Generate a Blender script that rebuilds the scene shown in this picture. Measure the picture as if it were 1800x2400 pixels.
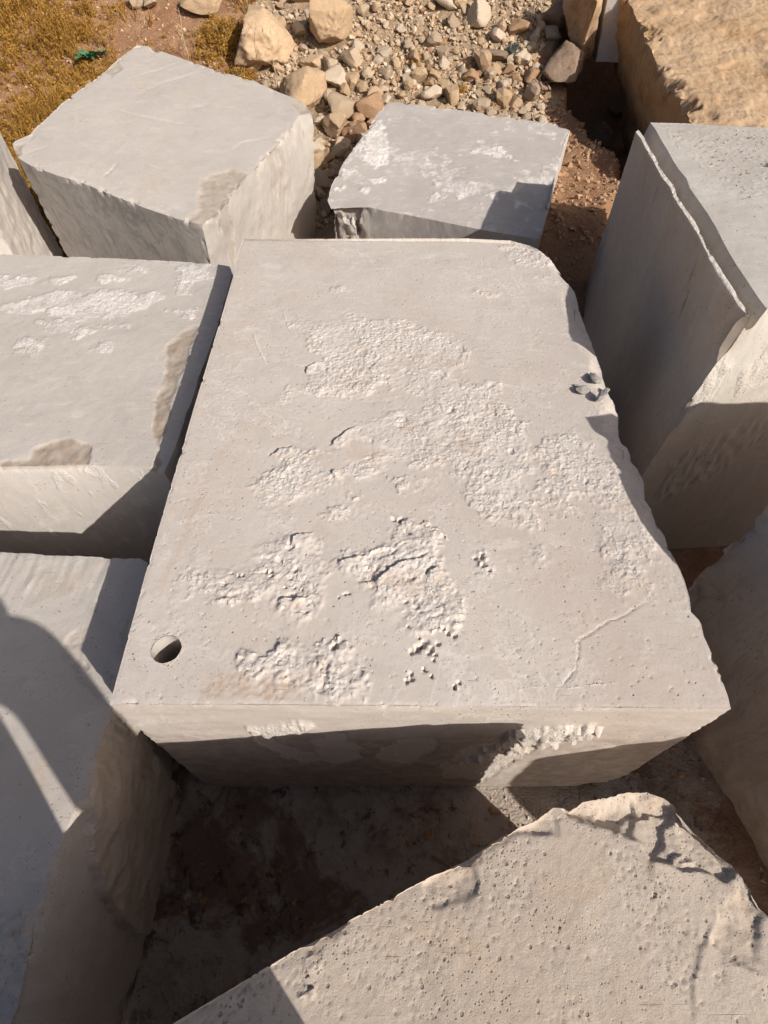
import bpy, bmesh, math, random, json
import numpy as np
from mathutils import Vector, Matrix

# ------------------------------------------------------------------ camera, sky, sun, exposure
for o in list(bpy.data.objects):
    bpy.data.objects.remove(o, do_unlink=True)
scene = bpy.context.scene
C = scene.collection
cam_data = bpy.data.cameras.new("camera")
cam = bpy.data.objects.new("camera", cam_data)
C.objects.link(cam)
cam.location = (0, 0, 3.1)
cam.rotation_euler = (math.radians(37.2), 0, 0)
cam_data.sensor_fit = 'VERTICAL'
cam_data.sensor_height = 36.0
cam_data.lens = 36.0 * 1283.0 / 2400.0
cam_data.clip_start = 0.02
cam_data.clip_end = 1000.0
scene.camera = cam

SUN = Vector((1.1, -1.04, 1.0)).normalized()
world = bpy.data.worlds.new("World")
scene.world = world
world.use_nodes = True
wn = world.node_tree
wn.nodes.clear()
sky = wn.nodes.new('ShaderNodeTexSky')
sky.sky_type = 'NISHITA'
sky.sun_disc = False
sky.sun_elevation = math.asin(SUN.z)
sky.sun_rotation = math.atan2(SUN.x, SUN.y)
sky.air_density = 0.75
sky.dust_density = 4.0
sky.ozone_density = 0.4
bg = wn.nodes.new('ShaderNodeBackground')
bg.inputs['Strength'].default_value = 0.074
wo = wn.nodes.new('ShaderNodeOutputWorld')
wn.links.new(sky.outputs[0], bg.inputs[0])
wn.links.new(bg.outputs[0], wo.inputs[0])
sd = bpy.data.lights.new("sun", 'SUN')
sd.energy = 4.15
sd.angle = math.radians(0.53)
sd.color = (1.0, 0.945, 0.875)
sun = bpy.data.objects.new("sun", sd)
C.objects.link(sun)
sun.location = (6, -6, 8)
sun.rotation_euler = (-SUN).to_track_quat('-Z', 'Y').to_euler()
scene.view_settings.view_transform = 'Standard'
scene.view_settings.look = 'None'
scene.view_settings.exposure = 0.27
scene.view_settings.gamma = 1.0
scene.view_settings.use_curve_mapping = False
scene.render.engine = 'CYCLES'

rng = np.random.default_rng(7)
random.seed(7)

# outlines of the blocks and of the marks on them, in metres
DATA = {"main":{"front":[[-0.895,0.578,1.3],[-0.278,0.574,1.3],[0.416,0.568,1.3],[1.125,0.564,1.3]],
"right":[[1.125,0.564,1.3],[1.132,0.61,1.3],[1.134,0.708,1.3],[1.128,0.819,1.3],[1.136,0.863,1.3],[1.133,0.881,1.3],[1.116,0.912,1.3],[1.13,0.969,1.3],[1.138,1.073,1.3],[1.132,1.224,1.3],[1.136,1.259,1.3],[1.119,1.32,1.3],[1.118,1.395,1.3],[1.107,1.443,1.3],[1.139,1.552,1.3],[1.134,1.632,1.3],[1.114,1.67,1.3],[1.123,1.736,1.3],[1.094,1.781,1.3],[1.096,1.828,1.3],[1.135,1.961,1.3],[1.136,2.058,1.3],[1.123,2.099,1.3],[1.121,2.144,1.3],[1.122,2.242,1.3],[1.132,2.3,1.3],[1.132,2.48,1.3],[1.129,2.87,1.3],[1.132,3.004,1.3],[1.118,3.145,1.3],[1.103,3.268,1.3],[1.085,3.355,1.3]],
"back":[[-0.938,3.661,1.3],[-0.568,3.655,1.3],[-0.142,3.65,1.3],[0.283,3.644,1.3],[0.566,3.638,1.3],[0.837,3.61,1.3],[0.957,3.548,1.3],[1.048,3.466,1.3],[1.085,3.355,1.3]],
"left":[[-0.895,0.578,1.3],[-0.909,1.124,1.3],[-0.919,2.061,1.3],[-0.925,3.218,1.3],[-0.943,3.477,1.3],[-0.938,3.661,1.3]],
"bot":[[-0.91,0.579,0],[1.165,0.579,0],[1.1,3.55,0],[-0.93,3.65,0]]},
"rough":{"p1":[[-0.614,2.73],[-0.545,2.632],[-0.44,2.594],[-0.389,2.52],[-0.395,2.466],[-0.322,2.361],[-0.402,2.294],[-0.406,2.212],[-0.493,2.149],[-0.533,2.057],[-0.501,2.042],[-0.386,2.103],[-0.273,2.087],[-0.21,2.042],[-0.131,2.072],[0.0,2.149],[0.092,2.118],[0.192,2.072],[0.179,1.984],[0.07,1.969],[-0.049,1.955],[-0.135,1.898],[-0.199,1.803],[-0.288,1.725],[-0.42,1.744],[-0.478,1.674],[-0.481,1.625],[-0.561,1.553],[-0.585,1.501],[-0.499,1.417],[-0.39,1.363],[-0.351,1.395],[-0.287,1.461],[-0.203,1.518],[-0.116,1.553],[-0.027,1.601],[0.064,1.637],[0.154,1.613],[0.262,1.601],[0.333,1.484],[0.343,1.395],[0.398,1.352],[0.472,1.27],[0.599,1.239],[0.646,1.321],[0.61,1.518],[0.689,1.565],[0.645,1.738],[0.594,1.984],[0.561,2.196],[0.387,2.228],[0.504,2.448],[0.458,2.539],[0.308,2.632],[0.195,2.671],[0.117,2.75],[-0.034,2.73],[-0.221,2.75],[-0.382,2.73],[-0.521,2.73]],
"hole1":[[-0.322,1.687],[-0.249,1.699],[-0.122,1.764],[-0.037,1.764],[-0.064,1.674],[-0.127,1.625],[-0.243,1.589]],
"p2":[[0.653,1.748],[0.769,1.807],[0.884,1.847],[0.94,1.777],[0.969,1.719],[1.003,1.635],[1.023,1.554],[1.046,1.467],[1.079,1.377],[1.105,1.313],[1.055,1.208],[1.044,1.129],[1.02,1.087],[1.031,1.027],[1.011,0.981],[0.947,0.937],[0.88,0.962],[0.802,1.013],[0.837,1.087],[0.824,1.157],[0.824,1.237],[0.835,1.313],[0.88,1.345],[0.935,1.361],[0.891,1.393],[0.855,1.459],[0.785,1.377],[0.728,1.313],[0.693,1.329],[0.658,1.377],[0.629,1.434],[0.632,1.493],[0.662,1.554],[0.647,1.672]],
"p3":[[-0.707,1.124],[-0.661,1.133],[-0.567,1.096],[-0.5,1.124],[-0.488,1.21],[-0.413,1.27],[-0.355,1.27],[-0.256,1.27],[-0.244,1.22],[-0.28,1.152],[-0.213,1.105],[-0.144,1.152],[-0.065,1.2],[0.017,1.239],[0.042,1.331],[0.084,1.321],[0.142,1.29],[0.224,1.27],[0.229,1.22],[0.202,1.171],[0.246,1.115],[0.285,1.015],[0.3,0.93],[0.256,0.849],[0.197,0.841],[0.095,0.818],[0.052,0.881],[0.0,0.93],[-0.06,0.964],[-0.1,1.015],[-0.1,1.042],[-0.179,1.06],[-0.22,0.972],[-0.209,0.922],[-0.303,0.881],[-0.394,0.905],[-0.379,0.964],[-0.446,0.955],[-0.55,0.947],[-0.621,0.922],[-0.685,1.015]],
"p4":[[-0.525,0.713],[-0.514,0.772],[-0.415,0.779],[-0.36,0.798],[-0.278,0.772],[-0.193,0.787],[-0.108,0.794],[-0.091,0.734],[-0.061,0.642],[-0.074,0.594],[-0.221,0.581],[-0.303,0.594],[-0.376,0.642],[-0.454,0.656],[-0.5,0.684]],
"p5":[[0.027,1.541],[0.09,1.577],[0.178,1.541],[0.149,1.484],[0.062,1.473]],
"p6":[[-0.261,1.342],[-0.231,1.406],[-0.121,1.433],[-0.144,1.374],[-0.226,1.311]],
"p7":[[0.365,1.152],[0.403,1.171],[0.42,1.115],[0.391,1.069],[0.363,1.096]],
"p8":[[0.577,1.857],[0.648,1.885],[0.657,1.817],[0.602,1.764],[0.57,1.803]],
"p9":[[-0.397,3.064],[-0.257,3.083],[-0.178,3.036],[-0.279,3.009]],
"p10":[[0.518,2.99],[0.612,3.036],[0.71,3.009],[0.627,2.954],[0.539,2.95]],
"p11":[[0.741,3.559],[0.883,3.576],[1.073,3.466],[1.083,3.345],[0.982,3.258],[0.825,3.278],[0.775,3.397]],
"p12":[[0.876,3.179],[1.052,3.208],[1.082,3.097],[0.982,3.111]],
"p13":[[0.573,1.181],[0.617,1.2],[0.612,1.124],[0.579,1.115]],
"p14":[[-0.8,1.025],[-0.767,1.09],[-0.722,1.071],[-0.689,0.989],[-0.734,0.944],[-0.78,0.971]],
"p15":[[-0.576,2.722],[-0.482,2.743],[-0.394,2.702],[-0.425,2.642],[-0.522,2.662]]},
"pits":[[0.137,0.798],[0.165,0.772],[0.126,0.779],[0.178,0.749],[0.226,0.829],[0.139,0.691],[0.093,0.663],[0.115,0.775],[0.233,0.635],[-0.431,1.078],[-0.553,1.06],[0.087,1.27],[0.063,1.321],[-0.346,1.02],[-0.178,0.772],[-0.145,0.985],[0.376,1.143],[0.38,1.105]],
"ledge":[[[-0.1,1.029],[-0.031,1.046],[0.016,1.087],[0.056,1.115],[0.12,1.129],[0.177,1.171]],[[-0.182,1.124],[-0.143,1.141],[-0.064,1.152]],[[-0.393,0.955],[-0.364,0.968],[-0.281,0.972]],[[-0.373,1.2],[-0.353,1.249],[-0.281,1.265]],[[-0.514,1.674],[-0.474,1.725],[-0.411,1.744]],[[-0.252,1.744],[-0.199,1.81],[-0.144,1.871]],[[-0.398,2.244],[-0.403,2.302],[-0.311,2.353]],[[0.156,1.06],[0.194,1.105]],[[-0.233,1.577],[-0.207,1.595]]],
"crack":[[[0.548,0.575],[0.584,0.635],[0.622,0.671],[0.651,0.698],[0.668,0.742],[0.687,0.804],[0.737,0.833],[0.802,0.875],[0.875,0.899],[0.936,0.937],[1.01,0.978]]],
"shards":[[1.028,2.052],[0.983,2.115],[1.051,2.199],[0.96,2.157],[1.099,2.115]],
"hole":[-0.753,0.767,1.3],
"lm":{"front":[[-3.1,1.72,1.1],[-1.879,1.796,1.1],[-1.434,1.807,1.1],[-1.181,1.785,1.1],[-1.066,1.757,1.1]],
"right":[[-1.066,1.757,1.1],[-1.052,1.923,1.1],[-1.043,2.249,1.1],[-1.038,2.572,1.1],[-1.027,3.025,1.1],[-1.039,3.576,1.1],[-1.075,3.665,1.1]],
"back":[[-4.0,3.98,1.1],[-2.743,3.833,1.1],[-2.12,3.792,1.1],[-1.502,3.739,1.1],[-1.179,3.699,1.1],[-1.075,3.665,1.1]],
"left":[[-3.1,1.72,1.1],[-4.0,3.98,1.1]],
"bot":[[-3.1,1.75,0],[-1.02,1.78,0],[-1.02,3.7,0],[-4.0,4,0]]},
"lm_rough":{"a":[[-2.608,3.514],[-2.5,3.549],[-2.377,3.549],[-2.35,3.447],[-2.484,3.392],[-2.565,3.414]],
"b":[[-2.351,3.514],[-2.09,3.537],[-2.18,3.447],[-2.309,3.436]],
"c":[[-2.48,3.212],[-2.357,3.253],[-2.24,3.316],[-2.133,3.381],[-1.956,3.316],[-1.786,3.381],[-1.625,3.316],[-1.505,3.359],[-1.444,3.253],[-1.574,3.131],[-1.728,3.033],[-1.901,3.013],[-2.08,3.072],[-2.178,3.091],[-2.315,3.091],[-2.445,3.131]],
"d":[[-2.148,3.013],[-1.987,3.033],[-1.781,2.919],[-1.862,2.864],[-2.018,2.901]],
"e":[[-1.938,3.56],[-1.83,3.572],[-1.746,3.492],[-1.899,3.436]],
"f":[[-1.853,3.607],[-1.749,3.678],[-1.604,3.654],[-1.645,3.572]],
"g":[[-1.417,3.654],[-1.239,3.702],[-1.165,3.514],[-1.302,3.469],[-1.277,3.295],[-1.376,3.316],[-1.405,3.492]],
"h":[[-2.237,2.792],[-2.135,2.864],[-1.987,2.757],[-2.033,2.654],[-2.169,2.705]],
"i":[[-1.75,2.722],[-1.709,2.828],[-1.6,2.792],[-1.628,2.705]],
"j":[[-1.384,3.151],[-1.207,3.131],[-1.213,3.052]],
"k":[[-1.834,3.013],[-1.694,2.994],[-1.56,2.956],[-1.699,2.938]]},
"lm_tan":{"t1":[[-1.889,1.819],[-1.761,1.855],[-1.776,1.916],[-1.677,1.967],[-1.595,1.992],[-1.482,1.929],[-1.428,1.783],[-1.737,1.769],[-1.874,1.783]],
"t2":[[-1.247,2.901],[-1.175,2.975],[-1.119,2.975],[-1.14,2.757],[-1.136,2.236],[-1.13,1.992],[-1.099,1.795],[-1.127,1.819],[-1.19,2.031],[-1.246,2.309],[-1.253,2.539],[-1.301,2.757]],
"t3":[[-1.18,1.783],[-1.104,1.795],[-1.131,1.731],[-1.163,1.754]]},
"ll":{"front":[[-3.2,-0.95,1.0],[-0.95,-0.95,1.0]],
"right":[[-0.95,-0.95,1.0],[-1.056,-0.217,1.0],[-1.05,-0.179,1.0],[-1.062,-0.075,1.0],[-1.067,0.042,1.0],[-1.072,0.158,1.0],[-1.063,0.264,1.0],[-1.05,0.337,1.0],[-1.063,0.457,1.0],[-1.064,0.571,1.0],[-1.056,0.651,1.0],[-1.054,0.702,1.0],[-1.061,1.312,1.0]],
"back":[[-3.2,1.45,1.0],[-1.751,1.362,1.0],[-1.572,1.353,1.0],[-1.541,1.346,1.0],[-1.356,1.344,1.0],[-1.159,1.332,1.0],[-1.101,1.332,1.0],[-1.061,1.312,1.0]],
"left":[[-3.2,-0.95,1.0],[-3.2,1.45,1.0]],
"bot":[[-3.2,-0.9,-0.1],[-1.08,-0.9,-0.1],[-1.1,1.35,-0.1],[-3.2,1.4,-0.1]]},
"ll_tan":{"t":[[-1.285,0.976],[-1.242,0.986],[-1.222,0.899],[-1.151,0.789],[-1.077,0.719],[-1.092,0.685],[-1.22,0.789],[-1.309,0.89]]},
"bf":{"back":[[-1.014,-0.425,1.479],[-0.472,-0.17,1.45],[-0.203,-0.037,1.435],[0.092,0.095,1.42],[0.221,0.148,1.413],[0.317,0.2,1.408],[0.407,0.23,1.404],[0.469,0.265,1.4],[0.507,0.262,1.399],[0.55,0.279,1.397],[0.609,0.289,1.395],[0.676,0.304,1.392],[0.742,0.305,1.39],[0.785,0.291,1.39],[0.814,0.269,1.39]],
"right":[[1.641,-1.083,1.442],[0.962,0.028,1.4],[0.944,0.069,1.398],[0.922,0.118,1.396],[0.871,0.181,1.394],[0.833,0.239,1.392],[0.814,0.269,1.39]],
"front":[[-0.206,-1.747,1.529],[1.641,-1.083,1.442]],
"left":[[-0.206,-1.747,1.529],[-1.014,-0.425,1.479]],
"bot":[[-0.20633732548539796,-1.746598960864926,0],[1.6410783380332155,-1.0827405374031662,0],[0.834,0.24900000000000003,0],[-1.0144156635186135,-0.42485842346175984,0]]},
"bf_rough":{"big":[[0.468,0.265],[0.551,0.279],[0.677,0.304],[0.786,0.291],[0.824,0.263],[0.872,0.181],[0.921,0.118],[0.876,0.099],[0.794,0.117],[0.704,0.136],[0.682,0.187],[0.61,0.207],[0.501,0.234]],
"chip":[[0.093,0.095],[0.221,0.147],[0.232,0.11],[0.241,0.062],[0.182,0.039],[0.118,0.028],[0.098,0.062]],
"chip2":[[0.317,0.2],[0.407,0.23],[0.468,0.261],[0.485,0.161],[0.454,0.193],[0.362,0.193]],
"low":[[-0.201,-0.058],[-0.142,-0.048],[-0.126,-0.089],[-0.156,-0.123],[-0.194,-0.128]],
"r":[[0.467,0.017],[0.512,0.028],[0.539,-0.005],[0.487,-0.049],[0.45,-0.027]]},
"bf_tan":{"s":[[0.916,0.087],[0.962,0.028],[0.907,-0.09],[0.812,-0.059],[0.781,-0.033],[0.833,0.028]]},
"bf_ledge":[[[0.695,-0.173],[0.728,-0.09],[0.763,-0.043],[0.826,0.028],[0.916,0.087]],[[0.812,-0.059],[0.907,-0.09]],[[0.605,0.187],[0.667,0.241],[0.748,0.249],[0.816,0.242]],[[0.691,0.142],[0.741,0.136],[0.803,0.162]],[[0.164,0.086],[0.189,0.122],[0.246,0.104]],[[0.481,0.213],[0.479,0.167]]],
"tl":{"front":[[-2.968,4.965,1.306],[-2.842,4.875,1.281],[-2.621,4.785,1.247],[-2.348,4.689,1.209],[-2.109,4.576,1.17],[-1.837,4.456,1.128],[-1.612,4.373,1.096],[-1.408,4.325,1.071]],
"right":[[-1.408,4.325,1.071],[-1.295,4.5,1.091],[-1.231,4.699,1.119],[-1.136,4.989,1.16],[-1.012,5.269,1.196],[-0.883,5.602,1.241],[-0.786,5.952,1.292],[-0.66,6.032,1.295]],
"back":[[-2.436,6.922,1.589],[-2.323,6.914,1.579],[-1.985,6.758,1.525],[-1.653,6.605,1.472],[-1.242,6.472,1.416],[-0.986,6.312,1.368],[-0.806,6.223,1.339],[-0.66,6.032,1.295]],
"left":[[-2.968,4.965,1.306],[-3.039,5.082,1.331],[-3.072,5.158,1.347],[-2.965,5.293,1.361],[-2.957,5.397,1.377],[-2.914,5.509,1.393],[-2.851,5.775,1.432],[-2.631,6.348,1.509],[-2.545,6.621,1.548],[-2.436,6.922,1.589]],
"bot":[[-3.087,5.207,-0.144],[-1.527,4.567,-0.379],[-0.779,6.274,-0.155],[-2.555,7.164,0.139]]},
"tl_tan":{"a":[[-1.516,4.886],[-1.28,5.08],[-1.14,5.021],[-1.231,4.699],[-1.295,4.5],[-1.407,4.317],[-1.543,4.382],[-1.477,4.519]],
"b":[[-2.636,6.368],[-2.545,6.621],[-2.464,6.444],[-2.533,6.285]],
"c":[[-3.054,5.129],[-2.971,5.158],[-2.956,5.015],[-2.989,4.978]],
"d":[[-0.888,6.168],[-0.664,6.09],[-0.682,5.97],[-0.786,5.952]]},
"tl_ledge":[[[-2.463,5.8],[-2.165,5.711],[-1.959,5.674],[-1.673,5.632]],[[-2.035,5.078],[-1.929,5.014],[-1.807,4.959]],[[-2.262,4.777],[-2.181,5.023]],[[-2.951,4.999],[-2.778,5.157]],[[-2.26,5.977],[-2.152,6.155],[-2.033,6.299],[-1.788,6.493]],[[-2.389,6.292],[-2.115,6.513],[-1.991,6.668]],[[-2.303,5.989],[-2.091,6.267],[-1.696,6.597]],[[-1.329,5.304],[-1.23,5.457],[-0.963,5.589]]],
"tm":{"front":[[-0.525,5.362,0.806],[-0.482,5.215,0.794],[-0.377,5.223,0.798],[-0.236,5.229,0.804],[-0.13,5.222,0.807],[0.01,5.15,0.806],[0.217,5.074,0.806],[0.552,4.931,0.806],[0.876,4.793,0.805],[1.315,4.638,0.807]],
"right":[[1.315,4.638,0.807],[1.5,5.186,0.864],[1.644,5.741,0.921],[1.836,6.323,0.982],[1.903,6.478,0.999]],
"back":[[0.055,7.307,1.007],[0.162,7.297,1.01],[0.478,7.182,1.011],[0.887,7.02,1.011],[1.281,6.85,1.01],[1.661,6.686,1.009],[1.795,6.653,1.011],[1.903,6.478,0.999]],
"left":[[-0.525,5.362,0.806],[-0.503,5.627,0.831],[-0.408,6.012,0.87],[-0.266,6.424,0.913],[-0.152,6.787,0.951],[-0.072,7.043,0.978],[0.055,7.307,1.007]],
"bot":[[-0.525,5.482,-0.25],[1.315,4.758,-0.25],[1.903,6.598,-0.25],[0.055,7.427,-0.25]]},
"tm_rough":{"a":[[-0.191,6.663],[-0.029,6.906],[0.012,6.562],[0.049,5.975],[-0.064,5.911],[-0.22,6.109]],
"b":[[-0.404,5.901],[-0.292,5.966],[-0.251,5.818],[-0.379,5.757]],
"c":[[-0.137,5.703],[-0.026,5.73],[0.011,5.623],[-0.099,5.597]],
"d":[[-0.474,5.591],[-0.383,5.618],[-0.407,5.518],[-0.461,5.522]],
"e":[[0.817,6.137],[1.053,6.213],[1.174,6.262],[1.288,5.949],[1.077,6.078]],
"f":[[0.668,5.374],[0.748,5.384],[0.714,5.29]],
"g":[[0.832,5.139],[0.887,5.261],[0.879,5.09]],
"h":[[0.948,5.353],[1.021,5.381],[1.002,5.285]],
"i":[[0.416,5.295],[0.501,5.586],[0.509,5.385],[0.432,5.262]],
"j":[[-0.243,5.506],[-0.135,5.583],[-0.152,5.466]],
"k":[[-0.343,6.351],[-0.148,6.494],[-0.241,6.186]]},
"rt":{"ridge":[[1.521,2.041,1.768],[1.525,2.133,1.762],[1.54,2.293,1.752],[1.551,2.414,1.744],[1.571,2.566,1.734],[1.594,2.706,1.725],[1.619,2.843,1.716],[1.64,3.004,1.705],[1.656,3.192,1.693],[1.669,3.347,1.682],[1.707,3.513,1.672],[1.711,3.655,1.662],[1.728,3.806,1.652],[1.759,4.006,1.639],[1.785,4.222,1.625],[1.821,4.456,1.61],[1.833,4.619,1.599]],
"rim":[[1.63,2.096,1.766],[1.645,2.252,1.756],[1.701,2.586,1.734],[1.742,2.892,1.714],[1.784,3.203,1.693],[1.819,3.51,1.673],[1.867,3.879,1.649],[1.92,4.239,1.625],[1.956,4.524,1.607],[2.01,4.839,1.586]],
"front":[[1.63,2.096,1.766],[1.753,2.156,1.763],[1.936,2.335,1.753],[2.244,2.541,1.743]],
"back":[[2.01,4.839,1.586],[2.283,4.799,1.592],[2.525,4.733,1.599],[2.814,4.667,1.607],[3.202,4.522,1.621]]},
"tr":[[2.889,8.762,1.6],[2.883,8.002,1.486],[2.851,7.641,1.431],[2.844,7.261,1.374],[2.886,6.91,1.323],[2.905,6.629,1.281],[2.933,6.449,1.255],[2.899,6.087,1.2]],
"rocks":[[-1.576,9.173,0.703,0.844],[-0.711,9.451,0.597,0.626],[-1.046,8.326,0.588,0.627],[-0.174,8.219,0.336,0.336],[-1.11,9.446,0.182,0.284],[-0.636,8.72,0.387,0.277],[1.431,9.086,0.348,0.18],[0.613,8.447,0.285,0.153],[0.873,8.38,0.186,0.273],[-0.617,7.954,0.295,0.332],[-0.364,7.921,0.278,0.257],[2.283,8.764,0.488,0.61],[3.263,9.465,0.355,0.549],[2.292,9.629,0.355,0.355],[2.592,9.956,0.299,0.269],[1.972,9.339,0.125,0.272],[1.506,9.41,0.193,0.205],[1.812,9.5,0.285,0.205],[3.538,9.879,0.325,0.584],[1.252,9.718,0.316,0.46],[0.84,9.933,0.347,0.208],[-3.334,9.973,0.232,0.162],[-3.139,9.933,0.174,0.208],[-2.441,9.895,0.549,0.26],[-1.074,10.019,0.406,0.128],[-0.544,7.639,0.254,0.211],[-0.819,7.633,0.159,0.233],[-0.347,7.855,0.32,0.182],[2.06,9.456,0.114,0.25],[2.213,9.383,0.238,0.159],[1.791,9.026,0.224,0.224],[1.332,8.815,0.189,0.233],[1.659,8.31,0.196,0.174],[0.028,8.733,0.166,0.122],[0.331,8.658,0.21,0.143],[-0.734,7.493,0.21,0.157],[-1.674,8.934,0.223,0.145],[-0.814,9.095,0.168,0.146],[1.511,8.562,0.154,0.198],[1.107,8.727,0.199,0.144]]}

# ------------------------------------------------------------------ noise in numpy
_perm = np.random.default_rng(11).permutation(256)
_perm = np.concatenate([_perm, _perm, _perm]).astype(np.int32)
_g = np.random.default_rng(12).normal(size=(256, 3))
_g /= np.linalg.norm(_g, axis=1)[:, None]

_g32 = _g.astype(np.float32)

def pnoise(p, seed=0):
    p = (p + seed * 17.37)
    i = np.floor(p).astype(np.int32)
    f = (p - i).astype(np.float32)
    u = f * f * f * (f * (f * 6 - 15) + 10)
    i &= 255
    fx_, fy_, fz_ = f[:, 0], f[:, 1], f[:, 2]
    ux, uy, uz = u[:, 0], u[:, 1], u[:, 2]
    res = []
    for dx in (0, 1):
        a = _perm[i[:, 0] + dx]
        for dy in (0, 1):
            b = _perm[a + i[:, 1] + dy]
            for dz in (0, 1):
                g = _g32[_perm[b + i[:, 2] + dz]]
                res.append(g[:, 0] * (fx_ - dx) + g[:, 1] * (fy_ - dy) + g[:, 2] * (fz_ - dz))
    lerp = lambda a, b, t: a + (b - a) * t
    x0 = lerp(lerp(res[0], res[1], uz), lerp(res[2], res[3], uz), uy)
    x1 = lerp(lerp(res[4], res[5], uz), lerp(res[6], res[7], uz), uy)
    return (lerp(x0, x1, ux) * 1.6).astype(np.float64)

def fbm(p, scale, octaves=4, seed=0, gain=0.5):
    a, s, o = 1.0, scale, 0
    for k in range(octaves):
        o = o + a * pnoise(p * s, seed + k * 3.1)
        a *= gain
        s *= 2.03
    return o

def worley(p, scale, seed=0):
    """2-D cellular noise on p[:, :2]: returns F1, F2, random id of the nearest cell"""
    q = p[:, :2] * scale + seed * 7.77
    i = np.floor(q).astype(np.int64)
    f1 = np.full(len(q), 9.0); f2 = np.full(len(q), 9.0); idr = np.zeros(len(q))
    for dx in (-1, 0, 1):
        for dy in (-1, 0, 1):
            cx = i[:, 0] + dx; cy = i[:, 1] + dy
            h = _perm[_perm[cx & 255] + (cy & 255)]
            h2 = _perm[h + 57]; h3 = _perm[h2 + 91]
            d = np.hypot(cx + h / 255.0 - q[:, 0], cy + h2 / 255.0 - q[:, 1])
            near = d < f1
            f2 = np.where(near, f1, np.minimum(f2, d))
            idr = np.where(near, h3 / 255.0, idr)
            f1 = np.where(near, d, f1)
    return f1, f2, idr

def sstep(a, b, x):
    t = np.clip((x - a) / (b - a), 0, 1)
    return t * t * (3 - 2 * t)

def poly_sd(p, poly):
    """signed distance to a closed 2-D polygon, positive inside"""
    poly = np.array(poly, float)
    out = np.full(len(p), -9.0)
    lo = poly.min(0) - 0.12; hi = poly.max(0) + 0.12
    m = np.all((p[:, :2] > lo) & (p[:, :2] < hi), axis=1)
    q = p[m, :2]
    if len(q) == 0:
        return out
    d = np.full(len(q), 9.0); ins = np.zeros(len(q), bool)
    for a, b in zip(poly, np.roll(poly, -1, 0)):
        e = b - a
        t = np.clip(((q - a) @ e) / max(e @ e, 1e-9), 0, 1)
        d = np.minimum(d, np.linalg.norm(q - a - t[:, None] * e, axis=1))
        if a[1] != b[1]:
            c = ((a[1] > q[:, 1]) != (b[1] > q[:, 1])) & (q[:, 0] < (b[0] - a[0]) * (q[:, 1] - a[1]) / (b[1] - a[1]) + a[0])
            ins ^= c
    out[m] = np.where(ins, d, -d)
    return out

def line_sd(p, line):
    """distance to a polyline (signed: positive right of its direction) and end fade"""
    line = np.array(line, float)
    q = p[:, :2]
    best = np.full(len(q), 9.0); sg = np.ones(len(q)); par = np.zeros(len(q))
    n = len(line) - 1
    for k in range(n):
        a, b = line[k], line[k + 1]
        e = b - a
        t = np.clip(((q - a) @ e) / (e @ e), 0, 1)
        v = q - a - t[:, None] * e
        d = np.linalg.norm(v, axis=1)
        m = d < best
        best[m] = d[m]
        s = np.sign(e[1] * (q[:, 0] - a[0]) - e[0] * (q[:, 1] - a[1]))
        sg[m] = s[m]; par[m] = (k + t[m]) / n
    return best, sg, np.clip(np.minimum(par, 1 - par) * 6, 0, 1)

# ------------------------------------------------------------------ objects
def tag(o, label=None, cat=None, group=None, kind=None):
    if label: o['label'] = label
    if cat: o['category'] = cat
    if group: o['group'] = group
    if kind: o['kind'] = kind
    return o

def link(name, me, mat=None, parent=None, loc=None):
    o = bpy.data.objects.new(name, me)
    C.objects.link(o)
    if mat is not None and me is not None and not me.materials:
        me.materials.append(mat)
    if parent is not None:
        o.parent = parent
    if loc is not None:
        o.location = loc
    return o

def mesh_np(name, V, F, wear=None, smooth=True, sharp=None):
    me = bpy.data.meshes.new(name)
    V = np.asarray(V, np.float32)
    quads = isinstance(F, np.ndarray)
    if quads:
        k = F.shape[1]; n = len(F)
        me.vertices.add(len(V)); me.vertices.foreach_set('co', V.ravel())
        me.loops.add(n * k); me.loops.foreach_set('vertex_index', F.astype(np.int32).ravel())
        me.polygons.add(n)
        me.polygons.foreach_set('loop_start', np.arange(0, n * k, k, dtype=np.int32))
        me.update(calc_edges=True)
        me.validate()
    else:
        me.from_pydata([tuple(v) for v in V.tolist()], [], F)
    if wear is not None:
        a = me.color_attributes.new('wear', 'FLOAT_COLOR', 'POINT')
        w = np.concatenate([wear, np.ones((len(V), 1))], axis=1).astype(np.float32)
        a.data.foreach_set('color', w.ravel())
    me.polygons.foreach_set('use_smooth', [smooth] * len(me.polygons))
    if sharp:
        me.set_sharp_from_angle(angle=math.radians(sharp))
    me.update()
    return me

def by_chord(poly, ts, knots=None):
    """points of a polyline at chord fractions ts"""
    P = np.array(poly, float)
    if knots is not None:
        return np.stack([np.interp(ts, knots, P[:, k]) for k in range(3)], 1)
    a, b = P[0, :2], P[-1, :2]
    e = b - a
    t = ((P[:, :2] - a) @ e) / (e @ e)
    t = np.maximum.accumulate(t + np.arange(len(t)) * 1e-6)
    t[0] = 0; t[-1] = 1
    t = np.clip(t, 0, 1)
    return np.stack([np.interp(ts, t, P[:, k]) for k in range(3)], 1)

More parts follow.
